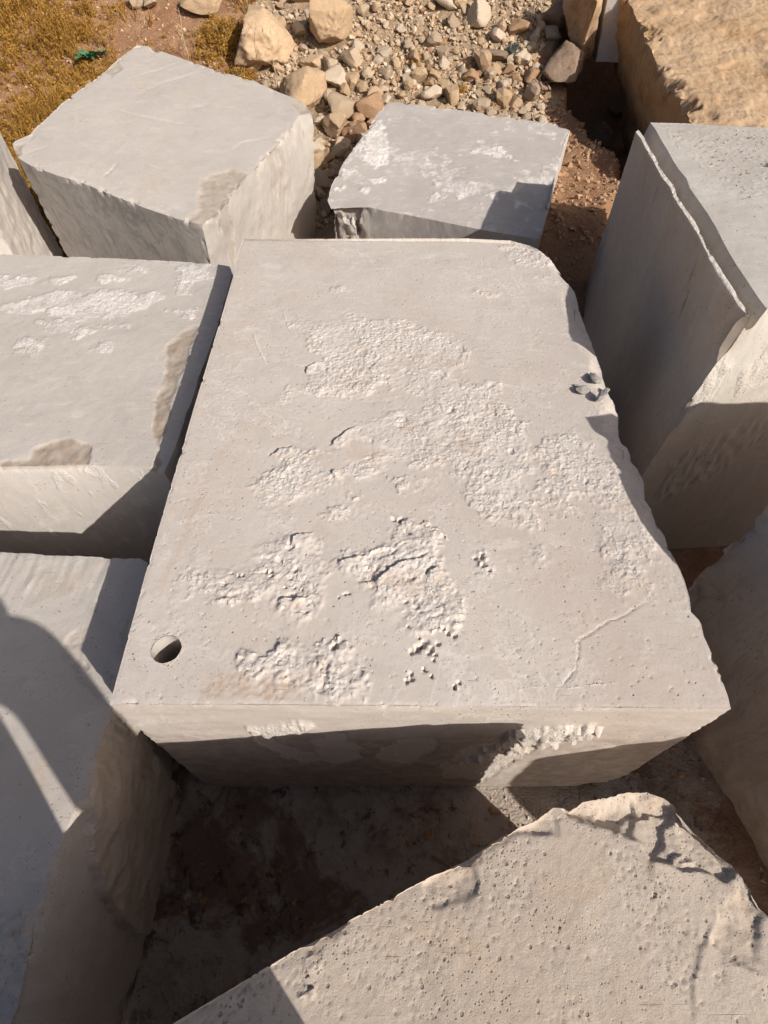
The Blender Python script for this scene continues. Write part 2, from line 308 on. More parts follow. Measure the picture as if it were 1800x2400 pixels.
def block(name, S, us, vs, nw, disp, mat, label, fade=6.0, parent=None, sharp=38, cat='stone block', wpow=1.0, cut=None):
    """A quarried block: lofted top between four outline curves, walls ruled down to the base
    corners, all one continuous surface displaced along its normals by disp()."""
    us = np.asarray(us, float); vs = np.asarray(vs, float)
    nu, nv = len(us), len(vs)
    Fr, Bk = by_chord(S['front'], us, S.get('fk')), by_chord(S['back'], us, S.get('bk'))
    Lf, Rt = by_chord(S['left'], vs), by_chord(S['right'], vs)
    A, B, Cc, Dd = Fr[0], Fr[-1], Bk[-1], Bk[0]
    U, Vv = np.meshgrid(us, vs, indexing='ij')
    U = U[..., None]; Vv = Vv[..., None]
    top = (1 - Vv) * Fr[:, None] + Vv * Bk[:, None] + (1 - U) * Lf[None] + U * Rt[None] \
        - ((1 - U) * (1 - Vv) * A + U * (1 - Vv) * B + U * Vv * Cc + (1 - U) * Vv * Dd)
    idx = np.arange(nu * nv).reshape(nu, nv)
    tf = np.stack([idx[:-1, :-1], idx[1:, :-1], idx[1:, 1:], idx[:-1, 1:]], -1).reshape(-1, 4)
    # perimeter, counter-clockwise from A
    per = np.concatenate([idx[:, 0], idx[-1, 1:], idx[-2::-1, -1], idx[0, -2:0:-1]])
    tu = np.concatenate([us, np.ones(nv - 1), us[-2::-1], np.zeros(nv - 2)])
    tv = np.concatenate([np.zeros(nu), vs[1:], np.ones(nu - 1), vs[-2:0:-1]])
    side = np.concatenate([np.full(nu, 1), np.full(nv - 1, 2), np.full(nu - 1, 3), np.full(nv - 2, 4)])
    bl = lambda K: ((1 - tu) * (1 - tv))[:, None] * np.array(K[0]) + (tu * (1 - tv))[:, None] * np.array(K[1]) \
        + (tu * tv)[:, None] * np.array(K[2]) + ((1 - tu) * tv)[:, None] * np.array(K[3])
    T0 = top.reshape(-1, 3)
    tper = T0[per]
    lin = bl([A, B, Cc, Dd]); bot = bl(S['bot'])
    det = tper - lin
    ws = (np.arange(1, nw + 1) / nw) ** wpow
    rows = []
    for w in ws:
        fd = math.exp(-w * fade)
        r = lin * (1 - w) + bot * w
        r[:, :2] += det[:, :2] * fd
        r[:, 2] += det[:, 2] * (1 - w)
        rows.append(r)
    rows = np.array(rows)
    n0 = nu * nv; m = len(per)
    V = np.concatenate([T0, rows.reshape(-1, 3)])
    ring = np.concatenate([per[None], n0 + np.arange(nw * m).reshape(nw, m)])
    nx = np.roll(ring, -1, axis=1)
    sf = np.stack([ring[:-1], ring[1:], nx[1:], nx[:-1]], -1).reshape(-1, 4)
    bi = len(V)
    V = np.concatenate([V, [bot.mean(0)]])
    F = np.concatenate([tf, sf])
    last = ring[-1]; lastn = np.roll(last, -1)
    k2 = len(last) // 2
    bf = np.stack([last[0:2 * k2:2], np.full(k2, bi), lastn[1:2 * k2:2] if k2 * 2 <= len(last) else lastn[1::2], lastn[0:2 * k2:2]], -1)
    F = np.concatenate([F, bf])
    # normals
    e1 = V[F[:, 2]] - V[F[:, 0]]; e2 = V[F[:, 3]] - V[F[:, 1]]
    fn = np.cross(e1, e2)
    N = np.zeros_like(V)
    for k in range(4):
        for c in range(3):
            N[:, c] += np.bincount(F[:, k], fn[:, c], len(V))
    # border vertices would lean to the larger face; normalise each
    N /= np.linalg.norm(N, axis=1)[:, None] + 1e-12
    fid = np.concatenate([np.zeros(n0, int), np.tile(side, nw), [5]])
    wv = np.concatenate([np.zeros(n0), np.repeat(ws, m), [1]])
    uu = np.concatenate([np.repeat(us, nv), np.tile(tu, nw), [.5]])
    vv = np.concatenate([np.tile(vs, nu), np.tile(tv, nw), [.5]])
    isper = np.zeros(len(V), bool); isper[per] = True
    # distance to the nearest arris
    H = np.linalg.norm(tper.mean(0) - bot.mean(0))
    lu = np.linalg.norm(B - A); lv = np.linalg.norm(Dd - A)
    du = np.minimum(uu, 1 - uu) * lu; dv = np.minimum(vv, 1 - vv) * lv
    dt = np.where(fid == 0, np.minimum(du, dv), wv * H)
    dcorner = np.where(np.isin(fid, (1, 3)), du, dv)
    de = np.where(fid == 0, dt, np.minimum(dt, dcorner))
    W = np.zeros((len(V), 3))
    ctx = dict(P=V.copy(), N=N, f=fid, w=wv, u=uu, v=vv, de=de, wear=W, per=isper)
    Vn = disp(ctx)
    loc = Vn[:, :2].mean(0)
    base = np.array([loc[0], loc[1], Vn[:, 2].min()])
    if cut is not None: F = F[~cut(Vn, F)]
    me = mesh_np(name, Vn - base, F, wear=np.clip(W, 0, 1), sharp=sharp)
    o = link(name, me, mat, parent, tuple(base))
    # texture space = world metres, kept as an offset stored in the object location
    if label: tag(o, label, cat)
    return o

def edge_chips(c, amp=0.012, R=0.02, seed=1, scale=14, thr=0.12, base=0.0015):
    """irregular nicks along every arris, cut inward"""
    P, de = c['P'], c['de']
    n = fbm(P, scale, 4, seed)
    depth = base + amp * np.clip(n - thr, 0, 1)
    reach = R + depth * 1.6
    k = np.clip(1 - de / reach, 0, 1)
    d = -depth * k ** 1.0
    c['wear'][:, 0] += sstep(0.3, 1, k) * 0.35 * sstep(thr - .1, thr + .2, n)
    return d

def sink(c, top_drop, depth_m=.16, H=1.3):
    """let the top arris slump: the same drop, fading down the walls below it"""
    k = np.where(c['f'] == 0, 1.0, np.clip(1 - c['w'] * H / depth_m, 0, 1))
    return -top_drop * k

def rough_patches(c, polys, amp=1.0, seed=3, face=0, tint=0.55, gran=52, wob=0.045, feather=.030, off=.35):
    P = c['P']
    m0 = np.where(c['f'] == face)[0]
    p = P[m0]
    sd = np.full(len(p), -9.0)
    if isinstance(polys, dict): polys = list(polys.values())
    for q in polys:
        sd = np.maximum(sd, poly_sd(p, q))
    near = sd > -0.1
    d = np.zeros(len(P)); idx = m0[near]; p = P[idx]; s = sd[near]
    if len(p) == 0: return d
    s = s + wob * fbm(p, 9, 4, seed)
    # coverage: solid in the middle, breaking up into islands and grains towards the border
    # the crust is thickest as scattered heaps, thin between them
    cov = s / feather + .9 * fbm(p, 14, 4, seed + 7) + .9 * fbm(p, 48, 3, seed + 9) + off
    hard = sstep(.1, .6, fbm(p, 5, 3, seed + 21))
    m = sstep(0, .55 + 1.5 * (1 - hard), cov)
    f1, f2, r = worley(p + 0.007 * np.stack([fbm(p, 40, 2, 5), fbm(p, 40, 2, 8), 0 * s], 1), gran, seed)
    g1, g2, r2 = worley(p + .012 * np.stack([fbm(p, 20, 2, 6), fbm(p, 20, 2, 9), 0 * s], 1), gran * 0.36, seed + 5)
    nod = (1 - np.clip(f1, 0, 1) ** 2) * (0.25 + 0.75 * r)
    big = fbm(p, 7, 4, seed + 2)
    var = .25 + .95 * sstep(-.55, .5, fbm(p, 3.5, 3, seed + 11))
    plate = np.clip((g2 - g1) * 2.5, 0, 1) * r2
    hgt = .0012 + var * (.0060 * nod + .0050 * plate * sstep(-.2, .5, big)) + .0045 * np.clip(big, -.5, 1) * sstep(.5, 3, cov) \
        + .0030 * np.abs(fbm(p, 75, 3, seed)) - .006 * sstep(.45, .7, fbm(p, 16, 3, seed + 31)) * sstep(.5, 2, cov)
    d[idx] = hgt * m * amp
    c['wear'][idx, 0] += tint * m * (.45 + .8 * nod) * (.6 + .5 * var)
    c['wear'][idx, 1] += .30 * m * sstep(.35, .6, fbm(p, 6, 4, seed + 41))
    return d

def ledges(c, lines, amp=0.012, fall=0.05, sgn=1, face=0):
    P = c['P']; m0 = np.where(c['f'] == face)[0]; p = P[m0]; d = np.zeros(len(P))
    jit = p + 0.008 * np.stack([fbm(p, 25, 2, 31), fbm(p, 25, 2, 33), 0 * p[:, 0]], 1)
    for L in lines:
        dist, sg, e = line_sd(jit, L)
        s = dist * sg * sgn
        d[m0] += amp * e * np.where(s > 0, sstep(0, 0.006, s) * np.exp(-s / fall), 0) \
            - 0.35 * amp * e * np.where(s <= 0, np.exp(s / 0.012), 0)
    return d

def groove(c, lines, width=0.004, depth=0.006, face=0):
    P = c['P']; m0 = np.where(c['f'] == face)[0]; p = P[m0]; d = np.zeros(len(P))
    jit = p + 0.006 * np.stack([fbm(p, 30, 2, 41), fbm(p, 30, 2, 43), 0 * p[:, 0]], 1)
    for L in lines:
        dist, sg, e = line_sd(jit, L)
        d[m0] -= depth * e * np.exp(-(dist / width) ** 2)
        c['wear'][m0, 0] += .22 * e * np.exp(-(dist / (2.2 * width)) ** 2)
    return d

def tan_chips(c, polys, depth=0.015, face=0, seed=21, amt=1.0):
    P = c['P']; m0 = np.where(c['f'] == face)[0]; p = P[m0]; d = np.zeros(len(P))
    for k, q in enumerate(polys.values() if isinstance(polys, dict) else polys):
        s = poly_sd(p, q) + 0.018 * fbm(p, 9, 4, seed + k) + .005 * fbm(p, 45, 3, seed)
        m = sstep(-0.004, 0.012 + .02 * sstep(-.1, .3, fbm(p, 4, 2, seed + 3)), s)
        d[m0] += m * (-depth * (0.8 + 0.2 * sstep(0, .05, s)) + 0.005 * fbm(p, 14, 5, seed) - .004 * np.abs(fbm(p, 6, 3, seed + 5)) + .0012 * fbm(p, 90, 2, 5))
        c['wear'][m0, 1] += amt * m * (0.75 + .3 * fbm(p, 12, 3, seed))
        c['wear'][m0, 0] *= 1 - .8 * m
    return d

# ------------------------------------------------------------------ materials
def nt(mat):
    mat.use_nodes = True
    t = mat.node_tree; t.nodes.clear()
    out = t.nodes.new('ShaderNodeOutputMaterial')
    b = t.nodes.new('ShaderNodeBsdfPrincipled')
    t.links.new(b.outputs[0], out.inputs[0])
    return t, b

class NB:
    """small node-graph helper"""
    def __init__(s, t): s.t = t
    def n(s, typ, **kw):
        x = s.t.nodes.new(typ)
        for k, v in kw.items(): setattr(x, k, v)
        return x
    def l(s, a, b): s.t.links.new(a, b)
    def coord(s, scale=(1, 1, 1), rot=(0, 0, 0)):
        tc = s.n('ShaderNodeTexCoord'); mp = s.n('ShaderNodeMapping')
        mp.inputs['Scale'].default_value = scale; mp.inputs['Rotation'].default_value = rot
        s.l(tc.outputs['Object'], mp.inputs[0]); return mp.outputs[0]
    def noise(s, vec, scale, detail=5, rough=.55, dist=0.0):
        x = s.n('ShaderNodeTexNoise'); x.inputs['Scale'].default_value = scale
        x.inputs['Detail'].default_value = detail; x.inputs['Roughness'].default_value = rough
        x.inputs['Distortion'].default_value = dist; s.l(vec, x.inputs['Vector']); return x.outputs[0]
    def vor(s, vec, scale, feature='F1', rnd=1.0):
        x = s.n('ShaderNodeTexVoronoi'); x.feature = feature; x.inputs['Scale'].default_value = scale
        x.inputs['Randomness'].default_value = rnd; s.l(vec, x.inputs['Vector']); return x
    def ramp(s, fac, a, b, c0=0.0, c1=1.0):
        x = s.n('ShaderNodeMapRange'); x.interpolation_type = 'SMOOTHSTEP'
        x.inputs[1].default_value = a; x.inputs[2].default_value = b
        x.inputs[3].default_value = c0; x.inputs[4].default_value = c1
        s.l(fac, x.inputs[0]); return x.outputs[0]
    def math(s, op, a, b=None):
        x = s.n('ShaderNodeMath'); x.operation = op
        for i, v in enumerate((a, b)):
            if v is None: continue
            if isinstance(v, (int, float)): x.inputs[i].default_value = v
            else: s.l(v, x.inputs[i])
        return x.outputs[0]
    def mix(s, fac, a, b):
        x = s.n('ShaderNodeMix'); x.data_type = 'RGBA'
        if isinstance(fac, (int, float)): x.inputs[0].default_value = fac
        else: s.l(fac, x.inputs[0])
        for i, v in ((6, a), (7, b)):
            if isinstance(v, tuple): x.inputs[i].default_value = (*v, 1)
            else: s.l(v, x.inputs[i])
        return x.outputs[2]
    def bump(s, h, dist, strength=1.0, prev=None):
        x = s.n('ShaderNodeBump'); x.inputs['Strength'].default_value = strength
        x.inputs['Distance'].default_value = dist; s.l(h, x.inputs['Height'])
        if prev is not None: s.l(prev, x.inputs['Normal'])
        return x.outputs[0]

def stone(name, c1, c2, white=(.62, .57, .53), tan=(.42, .31, .22), dark=(.10, .065, .05), pits=0.5, pit_size=130,
          streak=None, warm=0.35, relief=1.0, mottle=0.5, scratch=0.4):
    mat = bpy.data.materials.new(name); t, b = nt(mat); k = NB(t)
    v = k.coord()
    big = k.noise(v, 1.3, 6, .6, .4)
    med = k.noise(v, 6, 8, .65, .6)
    fine = k.noise(v, 90, 6, .7)
    col = k.mix(k.ramp(big, .35, .65), c1, c2)
    col = k.mix(k.math('MULTIPLY', k.ramp(med, .5, .72), mottle), col, tuple(x * .84 for x in c1))
    w2 = k.noise(v, 2.7, 7, .65, 1.2)
    col = k.mix(k.math('MULTIPLY', k.ramp(w2, .54, .74), warm), col, (c1[0] * 1.02, c1[1] * .93, c1[2] * .82))
    # pale dust smears
    sm = k.noise(k.coord((3, 9, 3), (0, 0, .5)), 1.6, 8, .7, .8)
    col = k.mix(k.math('MULTIPLY', k.ramp(sm, .56, .78), .45), col, white)
    vn = k.noise(k.coord((1, 1, 1), (.3, .2, .6)), 1.7, 5, .6, .5)
    vm = k.math('MULTIPLY', k.ramp(k.math('ABSOLUTE', k.math('SUBTRACT', vn, .5)), .012, .0, 0, 1), k.ramp(k.noise(v, 1.1, 2), .5, .62))
    col = k.mix(k.math('MULTIPLY', vm, .35), col, white)
    s3 = k.noise(k.coord((1, 2.2, 1), (0, 0, -.4)), 5.5, 9, .75, .5)
    col = k.mix(k.math('MULTIPLY', k.ramp(s3, .52, .70), .38), col, white)
    st9 = k.noise(k.coord((1, 1, 1), (0, 0, 1.1)), 3.4, 7, .7, 1.0)
    col = k.mix(k.math('MULTIPLY', k.ramp(st9, .60, .74), .30), col, (c1[0] * .86, c1[1] * .74, c1[2] * .62))
    # grain
    col = k.mix(k.ramp(fine, .35, .75, 0, .30), col, tuple(x * 1.16 for x in c2))
    fl = k.noise(v, 330, 4, .75)
    col = k.mix(k.ramp(fl, .52, .66, 0, .42), col, tuple(x * .62 for x in c1))
    # scratches
    sc = k.noise(k.coord((2, 60, 2), (0, 0, .35)), 3.0, 4, .6, .3)
    scm = k.math('MULTIPLY', k.ramp(sc, .66, .72), k.ramp(k.noise(v, 2.2, 2), .5, .62))
    col = k.mix(k.math('MULTIPLY', scm, scratch), col, tuple(x * .7 for x in c1))
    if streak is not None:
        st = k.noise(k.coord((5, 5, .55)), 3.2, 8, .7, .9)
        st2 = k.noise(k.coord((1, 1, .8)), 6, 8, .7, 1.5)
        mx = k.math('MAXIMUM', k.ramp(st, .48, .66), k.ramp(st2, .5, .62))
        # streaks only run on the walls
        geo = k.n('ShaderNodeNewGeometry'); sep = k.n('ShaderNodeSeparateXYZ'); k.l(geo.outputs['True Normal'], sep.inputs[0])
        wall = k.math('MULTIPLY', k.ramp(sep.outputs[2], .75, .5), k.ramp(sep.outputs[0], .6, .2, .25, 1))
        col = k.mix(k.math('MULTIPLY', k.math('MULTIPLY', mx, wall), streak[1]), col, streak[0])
    at = k.n('ShaderNodeAttribute'); at.attribute_name = 'wear'
    sepc = k.n('ShaderNodeSeparateColor'); k.l(at.outputs['Color'], sepc.inputs[0])
    col = k.mix(k.ramp(sepc.outputs[0], 0, 1), col, white)
    tann = k.mix(k.ramp(k.noise(v, 25, 6, .7), .3, .7), tan, tuple(x * 1.25 for x in tan))
    col = k.mix(k.math('MULTIPLY', sepc.outputs[1], .85), col, tann)
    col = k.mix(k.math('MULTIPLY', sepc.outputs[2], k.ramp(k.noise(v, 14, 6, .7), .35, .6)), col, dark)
    # pits
    vo = k.vor(v, pit_size); r = k.n('ShaderNodeSeparateColor'); k.l(vo.outputs['Color'], r.inputs[0])
    pm = k.math('MULTIPLY', k.ramp(vo.outputs['Distance'], .34, .16), k.ramp(r.outputs[0], 1 - .22 * pits, 1 - .12 * pits))
    pm = k.math('MULTIPLY', pm, k.ramp(k.noise(v, 5, 4, .6), .42, .58))
    vo2 = k.vor(v, pit_size * .38); r2 = k.n('ShaderNodeSeparateColor'); k.l(vo2.outputs['Color'], r2.inputs[0])
    pm2 = k.math('MULTIPLY', k.ramp(vo2.outputs['Distance'], .26, .1), k.ramp(r2.outputs[1], 1 - .12 * pits, 1 - .06 * pits))
    pit = k.math('MAXIMUM', pm, pm2)
    col = k.mix(k.math('MULTIPLY', pit, .7), col, tuple(x * .45 for x in c1))
    k.l(col, b.inputs['Base Color'])
    b.inputs['Roughness'].default_value = .88
    b.inputs['Specular IOR Level'].default_value = .25
    n1 = k.bump(k.noise(v, 26, 8, .72), .0022 * relief, .8)
    n2 = k.bump(k.noise(v, 210, 6, .78), .0014 * relief, 1.0, n1)
    n3 = k.bump(k.math('MULTIPLY', pit, -1.0), .003, .8, n2)
    n4 = k.bump(k.math('MULTIPLY', scm, -1.0), .0015, .8, n3)
    # crust: extra gravelly relief where the pale deposit lies
    cr = k.math('MULTIPLY', k.math('ADD', k.noise(v, 95, 6, .78), k.math('MULTIPLY', k.vor(v, 85).outputs['Distance'], -.5)), k.ramp(sepc.outputs[0], .15, .5))
    n5 = k.bump(cr, .0065, 1.0, n4)
    if name == 'ochre_boulder':
        wv = k.n('ShaderNodeVectorMath'); wv.operation = 'ADD'
        nz = k.n('ShaderNodeTexNoise'); nz.inputs['Scale'].default_value = 3; nz.inputs['Detail'].default_value = 5; k.l(v, nz.inputs['Vector'])
        k.l(v, wv.inputs[0]); k.l(nz.outputs['Color'], wv.inputs[1])
        pl = k.vor(wv.outputs[0], 2.6); sc_ = k.n('ShaderNodeSeparateColor'); k.l(pl.outputs['Color'], sc_.inputs[0])
        n5 = k.bump(sc_.outputs[0], .03, .7, n5)
        pl2 = k.vor(wv.outputs[0], 9); sc2_ = k.n('ShaderNodeSeparateColor'); k.l(pl2.outputs['Color'], sc2_.inputs[0])
        n5 = k.bump(sc2_.outputs[0], .010, .7, n5)
    k.l(n5, b.inputs['Normal'])
    return mat

M = {}
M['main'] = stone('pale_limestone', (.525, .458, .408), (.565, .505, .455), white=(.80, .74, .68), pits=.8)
M['left'] = stone('grey_limestone', (.495, .447, .402), (.535, .486, .44), white=(.74, .69, .64), tan=(.29, .225, .17), pits=.5, streak=((.50, .475, .45), .6))
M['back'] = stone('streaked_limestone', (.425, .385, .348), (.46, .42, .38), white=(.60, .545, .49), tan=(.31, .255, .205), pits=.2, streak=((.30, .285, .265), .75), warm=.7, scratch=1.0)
M['cool'] = stone('cool_limestone', (.435, .395, .365), (.49, .447, .41), white=(.78, .73, .68), pits=.3, streak=((.55, .52, .48), .5))
M['buff'] = stone('buff_limestone', (.48, .40, .33), (.53, .45, .375), white=(.56, .50, .43), tan=(.45, .355, .27), pits=2.4, pit_size=110, warm=1.0, relief=1.5, mottle=.8)
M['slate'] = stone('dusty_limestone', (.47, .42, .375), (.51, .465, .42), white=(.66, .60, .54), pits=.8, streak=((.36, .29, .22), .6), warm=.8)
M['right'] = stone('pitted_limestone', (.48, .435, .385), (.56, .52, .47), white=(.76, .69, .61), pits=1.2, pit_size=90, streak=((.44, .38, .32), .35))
M['ochre'] = stone('ochre_boulder', (.52, .345, .20), (.58, .41, .26), white=(.62, .48, .34), tan=(.42, .26, .125), pits=.6, pit_size=60, warm=1.0, relief=6.0, mottle=1.0, streak=((.36, .20, .08), .8))

def simple(name, a, b_, rough=.9, scale=20, bumpd=.004, sc2=120):
    mat = bpy.data.materials.new(name); t, b = nt(mat); k = NB(t); v = k.coord()
    oi = k.n('ShaderNodeObjectInfo')
    col = k.mix(k.ramp(k.noise(v, scale, 6, .65), .35, .65), a, b_)
    col = k.mix(k.math('MULTIPLY', oi.outputs['Random'], .5), col, tuple(x * .72 for x in a))
    col = k.mix(k.ramp(k.noise(v, sc2, 3), .55, .7, 0, .4), col, tuple(x * .6 for x in a))
    k.l(col, b.inputs['Base Color']); b.inputs['Roughness'].default_value = rough
    b.inputs['Specular IOR Level'].default_value = .2
    n = k.bump(k.noise(v, scale * 2, 8, .7), bumpd * 3, .8)
    n = k.bump(k.noise(v, sc2, 4, .7), bumpd, .8, n)
    k.l(n, b.inputs['Normal']); return mat

M['rock_tan'] = simple('tan_rock', (.50, .345, .21), (.60, .44, .29))
M['rock_grey'] = simple('greyish_rock', (.46, .345, .235), (.55, .43, .31))
M['rock_red'] = simple('reddish_rock', (.42, .25, .145), (.50, .33, .20))
M['rock_pale'] = simple('pale_rock', (.58, .46, .34), (.66, .55, .42))
M['rock_dark'] = simple('dark_rock', (.26, .18, .125), (.34, .25, .18))
M['shard'] = simple('grey_shard', (.56, .52, .47), (.64, .60, .55))
M['straw'] = simple('golden_straw', (.27, .135, .028), (.56, .32, .07), bumpd=.0005, scale=9)
M['stalk'] = simple('dry_stalk', (.42, .33, .19), (.5, .4, .25), bumpd=.0005)
M['leaf'] = simple('green_leaf', (.07, .22, .10), (.13, .32, .16), rough=.6, bumpd=.0008)
M['root'] = simple('dry_root', (.36, .25, .17), (.45, .33, .24), bumpd=.002)
M['ring'] = simple('rusty_ring', (.40, .27, .17), (.46, .33, .22), bumpd=.0008)

def ground_mat():
    mat = bpy.data.materials.new('quarry_soil'); t, b = nt(mat); k = NB(t); v = k.coord()
    at = k.n('ShaderNodeAttribute'); at.attribute_name = 'wear'
    s = k.n('ShaderNodeSeparateColor'); k.l(at.outputs['Color'], s.inputs[0])
    n1 = k.noise(v, 3, 8, .65, .5); n2 = k.noise(v, 40, 6, .7)
    red = k.mix(k.ramp(n1, .35, .65), (.38, .20, .11), (.48, .29, .17))
    red = k.mix(k.ramp(n2, .35, .7, 0, .7), red, (.27, .15, .085))
    grav = k.mix(k.ramp(k.noise(v, 60, 6, .75), .35, .65), (.50, .38, .25), (.30, .21, .135))
    dust = k.mix(k.ramp(k.noise(v, 6, 9, .75, .3), .40, .66), (.56, .485, .42), (.36, .27, .215))
    damp = k.ramp(k.noise(v, 1.9, 9, .68, .5), .49, .57)
    dust = k.mix(k.math('MULTIPLY', damp, .75), dust, (.20, .115, .082))
    dust = k.mix(k.math('MULTIPLY', k.ramp(k.noise(v, 9, 8, .75, .4), .55, .64), .8), dust, (.09, .06, .048))
    col = k.mix(s.outputs[0], red, grav)
    col = k.mix(s.outputs[1], col, dust)
    col = k.mix(k.math('MULTIPLY', s.outputs[2], .8), col, (.62, .52, .44))  # pale tone painted in to brighten the sunlit wedge
    b.inputs['Roughness'].default_value = .95
    b.inputs['Specular IOR Level'].default_value = .15
    ck = k.vor(k.coord((1, 1, 1)), 5, 'DISTANCE_TO_EDGE')
    dv = k.n('ShaderNodeVectorMath'); dv.operation = 'ADD'
    nz = k.n('ShaderNodeTexNoise'); nz.inputs['Scale'].default_value = 7; nz.inputs['Detail'].default_value = 4; k.l(v, nz.inputs['Vector'])
    scl = k.n('ShaderNodeVectorMath'); scl.operation = 'SCALE'; scl.inputs['Scale'].default_value = .16; k.l(nz.outputs['Color'], scl.inputs[0])
    k.l(v, dv.inputs[0]); k.l(scl.outputs[0], dv.inputs[1]); k.l(dv.outputs[0], ck.inputs['Vector'])
    crack = k.math('MULTIPLY', k.math('MULTIPLY', k.ramp(ck.outputs['Distance'], 0, .014, -1, 0), s.outputs[1]), k.ramp(k.noise(v, 2.5, 3), .44, .54))
    col2 = k.mix(k.math('MULTIPLY', crack, -.45), col, (.05, .035, .03)); k.l(col2, b.inputs['Base Color'])
    nb = k.bump(k.noise(v, 18, 9, .75), .05, .8)
    nb = k.bump(k.vor(v, 70).outputs['Distance'], .012, .7, nb)
    nb = k.bump(k.noise(v, 150, 5, .7), .006, .8, nb)
    nb = k.bump(crack, .012, .7, nb)
    k.l(nb, b.inputs['Normal']); return mat
M['ground'] = ground_mat()

# ------------------------------------------------------------------ terrain
def terr_s(x, y):
    s = y - 6.8
    h = .42 * np.log1p(np.exp(np.clip(s * 2, -30, 30))) / 2
    s2 = y - 15.0
    h = h - .36 * np.log1p(np.exp(np.clip(s2 * 1.2, -30, 30))) / 1.2
    bank = .62 * sstep(4.4, 5.4, y) * sstep(.6, 1.1, x)
    k = 9.0
    h = np.log(np.exp(k * h) + np.exp(k * bank)) / k - math.log(2) / k * np.exp(-k * np.abs(h - bank))
    # dug-out hollow beside the ochre boulder
    xc = np.interp(y, [4.9, 5.2, 6.1, 6.7, 7.1, 7.9, 8.7, 9.3, 9.8, 10.4], [2.0, 2.05, 2.45, 2.62, 2.5, 2.42, 2.33, 2.30, 2.45, 2.9])
    dx = x - xc + .05 * np.sin(y * 7)
    h = h - (h + .12) * sstep(-.04, .22, dx) * sstep(10.6, 9.6, y) * sstep(4.6, 5.0, y)
    return h

def pit_mask(x, y):
    return sstep(4.6, 3.6, y + .8 * np.maximum(0, x - .8))

def terr(x, y):
    x = np.atleast_1d(np.asarray(x, float)); y = np.atleast_1d(np.asarray(y, float))
    p = np.stack([x, y, 0 * x], 1)
    h = terr_s(x, y)
    rough = .05 * fbm(p, .9, 5, 2) + .018 * fbm(p, 7, 4, 5)
    f1, f2, r = worley(p + .03 * np.stack([fbm(p, 8, 2, 5), fbm(p, 8, 2, 8), 0 * x], 1), 9, 2)
    clod = .035 * np.clip((f2 - f1), 0, .5) * r
    inpit = pit_mask(x, y)
    h = h + rough * (1 - .55 * inpit) + clod * (1 - .7 * inpit) - .05 * inpit
    # heap of dried mud against the tall block, and the broken ridge at the nearest block
    d = (x - 1.60) + .31 * (y - .55)
    h = h + .20 * np.exp(-(np.minimum(d, 0) / .17) ** 2) * sstep(1.35, 1.0, y) * sstep(-1.2, -.4, y) * inpit
    # low crumbly edge of the dug-out hollow
    return h

gx = np.concatenate([np.array([-400, -150, -60, -30, -16, -10, -7.5]), np.arange(-6, -1.6, .05), np.arange(-1.6, 2.6, .025), np.arange(2.6, 6, .05), np.array([7.5, 10, 16, 30, 60, 150, 400])])
gy = np.concatenate([np.array([-400, -150, -60, -20, -8, -4, -2]), np.arange(-1.2, 2.4, .025), np.arange(2.4, 11.5, .04), np.array([12, 13, 14, 16, 20, 30, 60, 150, 400])])
GX, GY = np.meshgrid(gx, gy, indexing='ij')
fx, fy = GX.ravel(), GY.ravel()
gz = terr(fx, fy)
gp = np.stack([fx, fy, gz], 1)
gi = np.arange(len(fx)).reshape(GX.shape)
gf = np.stack([gi[:-1, :-1], gi[1:, :-1], gi[1:, 1:], gi[:-1, 1:]], -1).reshape(-1, 4)
gw = np.zeros((len(fx), 3))
scree_poly = [(-1.75, 10.8), (-1.65, 9.2), (-1.35, 7.6), (-1.0, 5.9), (-.3, 6.0), (.2, 7.0), (1.9, 7.6), (2.1, 8.3), (1.95, 9.0), (2.3, 9.6), (2.4, 10.9)]
gw[:, 0] = sstep(-.25, .15, poly_sd(gp, scree_poly) + .25 * fbm(gp, 3, 3, 4))
gw[:, 1] = pit_mask(fx, fy) * sstep(1.9, 1.4, fx - .25 * np.maximum(0, -fy))
gw[:, 2] = gw[:, 1] * sstep(.1, .0, np.abs(fy - .45) - .12) * sstep(.35, .5, fx) * sstep(1.0, .8, fx)  # sunlit wedge brightened by paler ground colour painted there
ground = link('ground', mesh_np('ground', gp, gf, wear=gw), M['ground'])
tag(ground, 'reddish quarry soil with pale gravel slope', None, kind='structure')

# ------------------------------------------------------------------ blocks
lin = lambda n: np.linspace(0, 1, n)
D = DATA

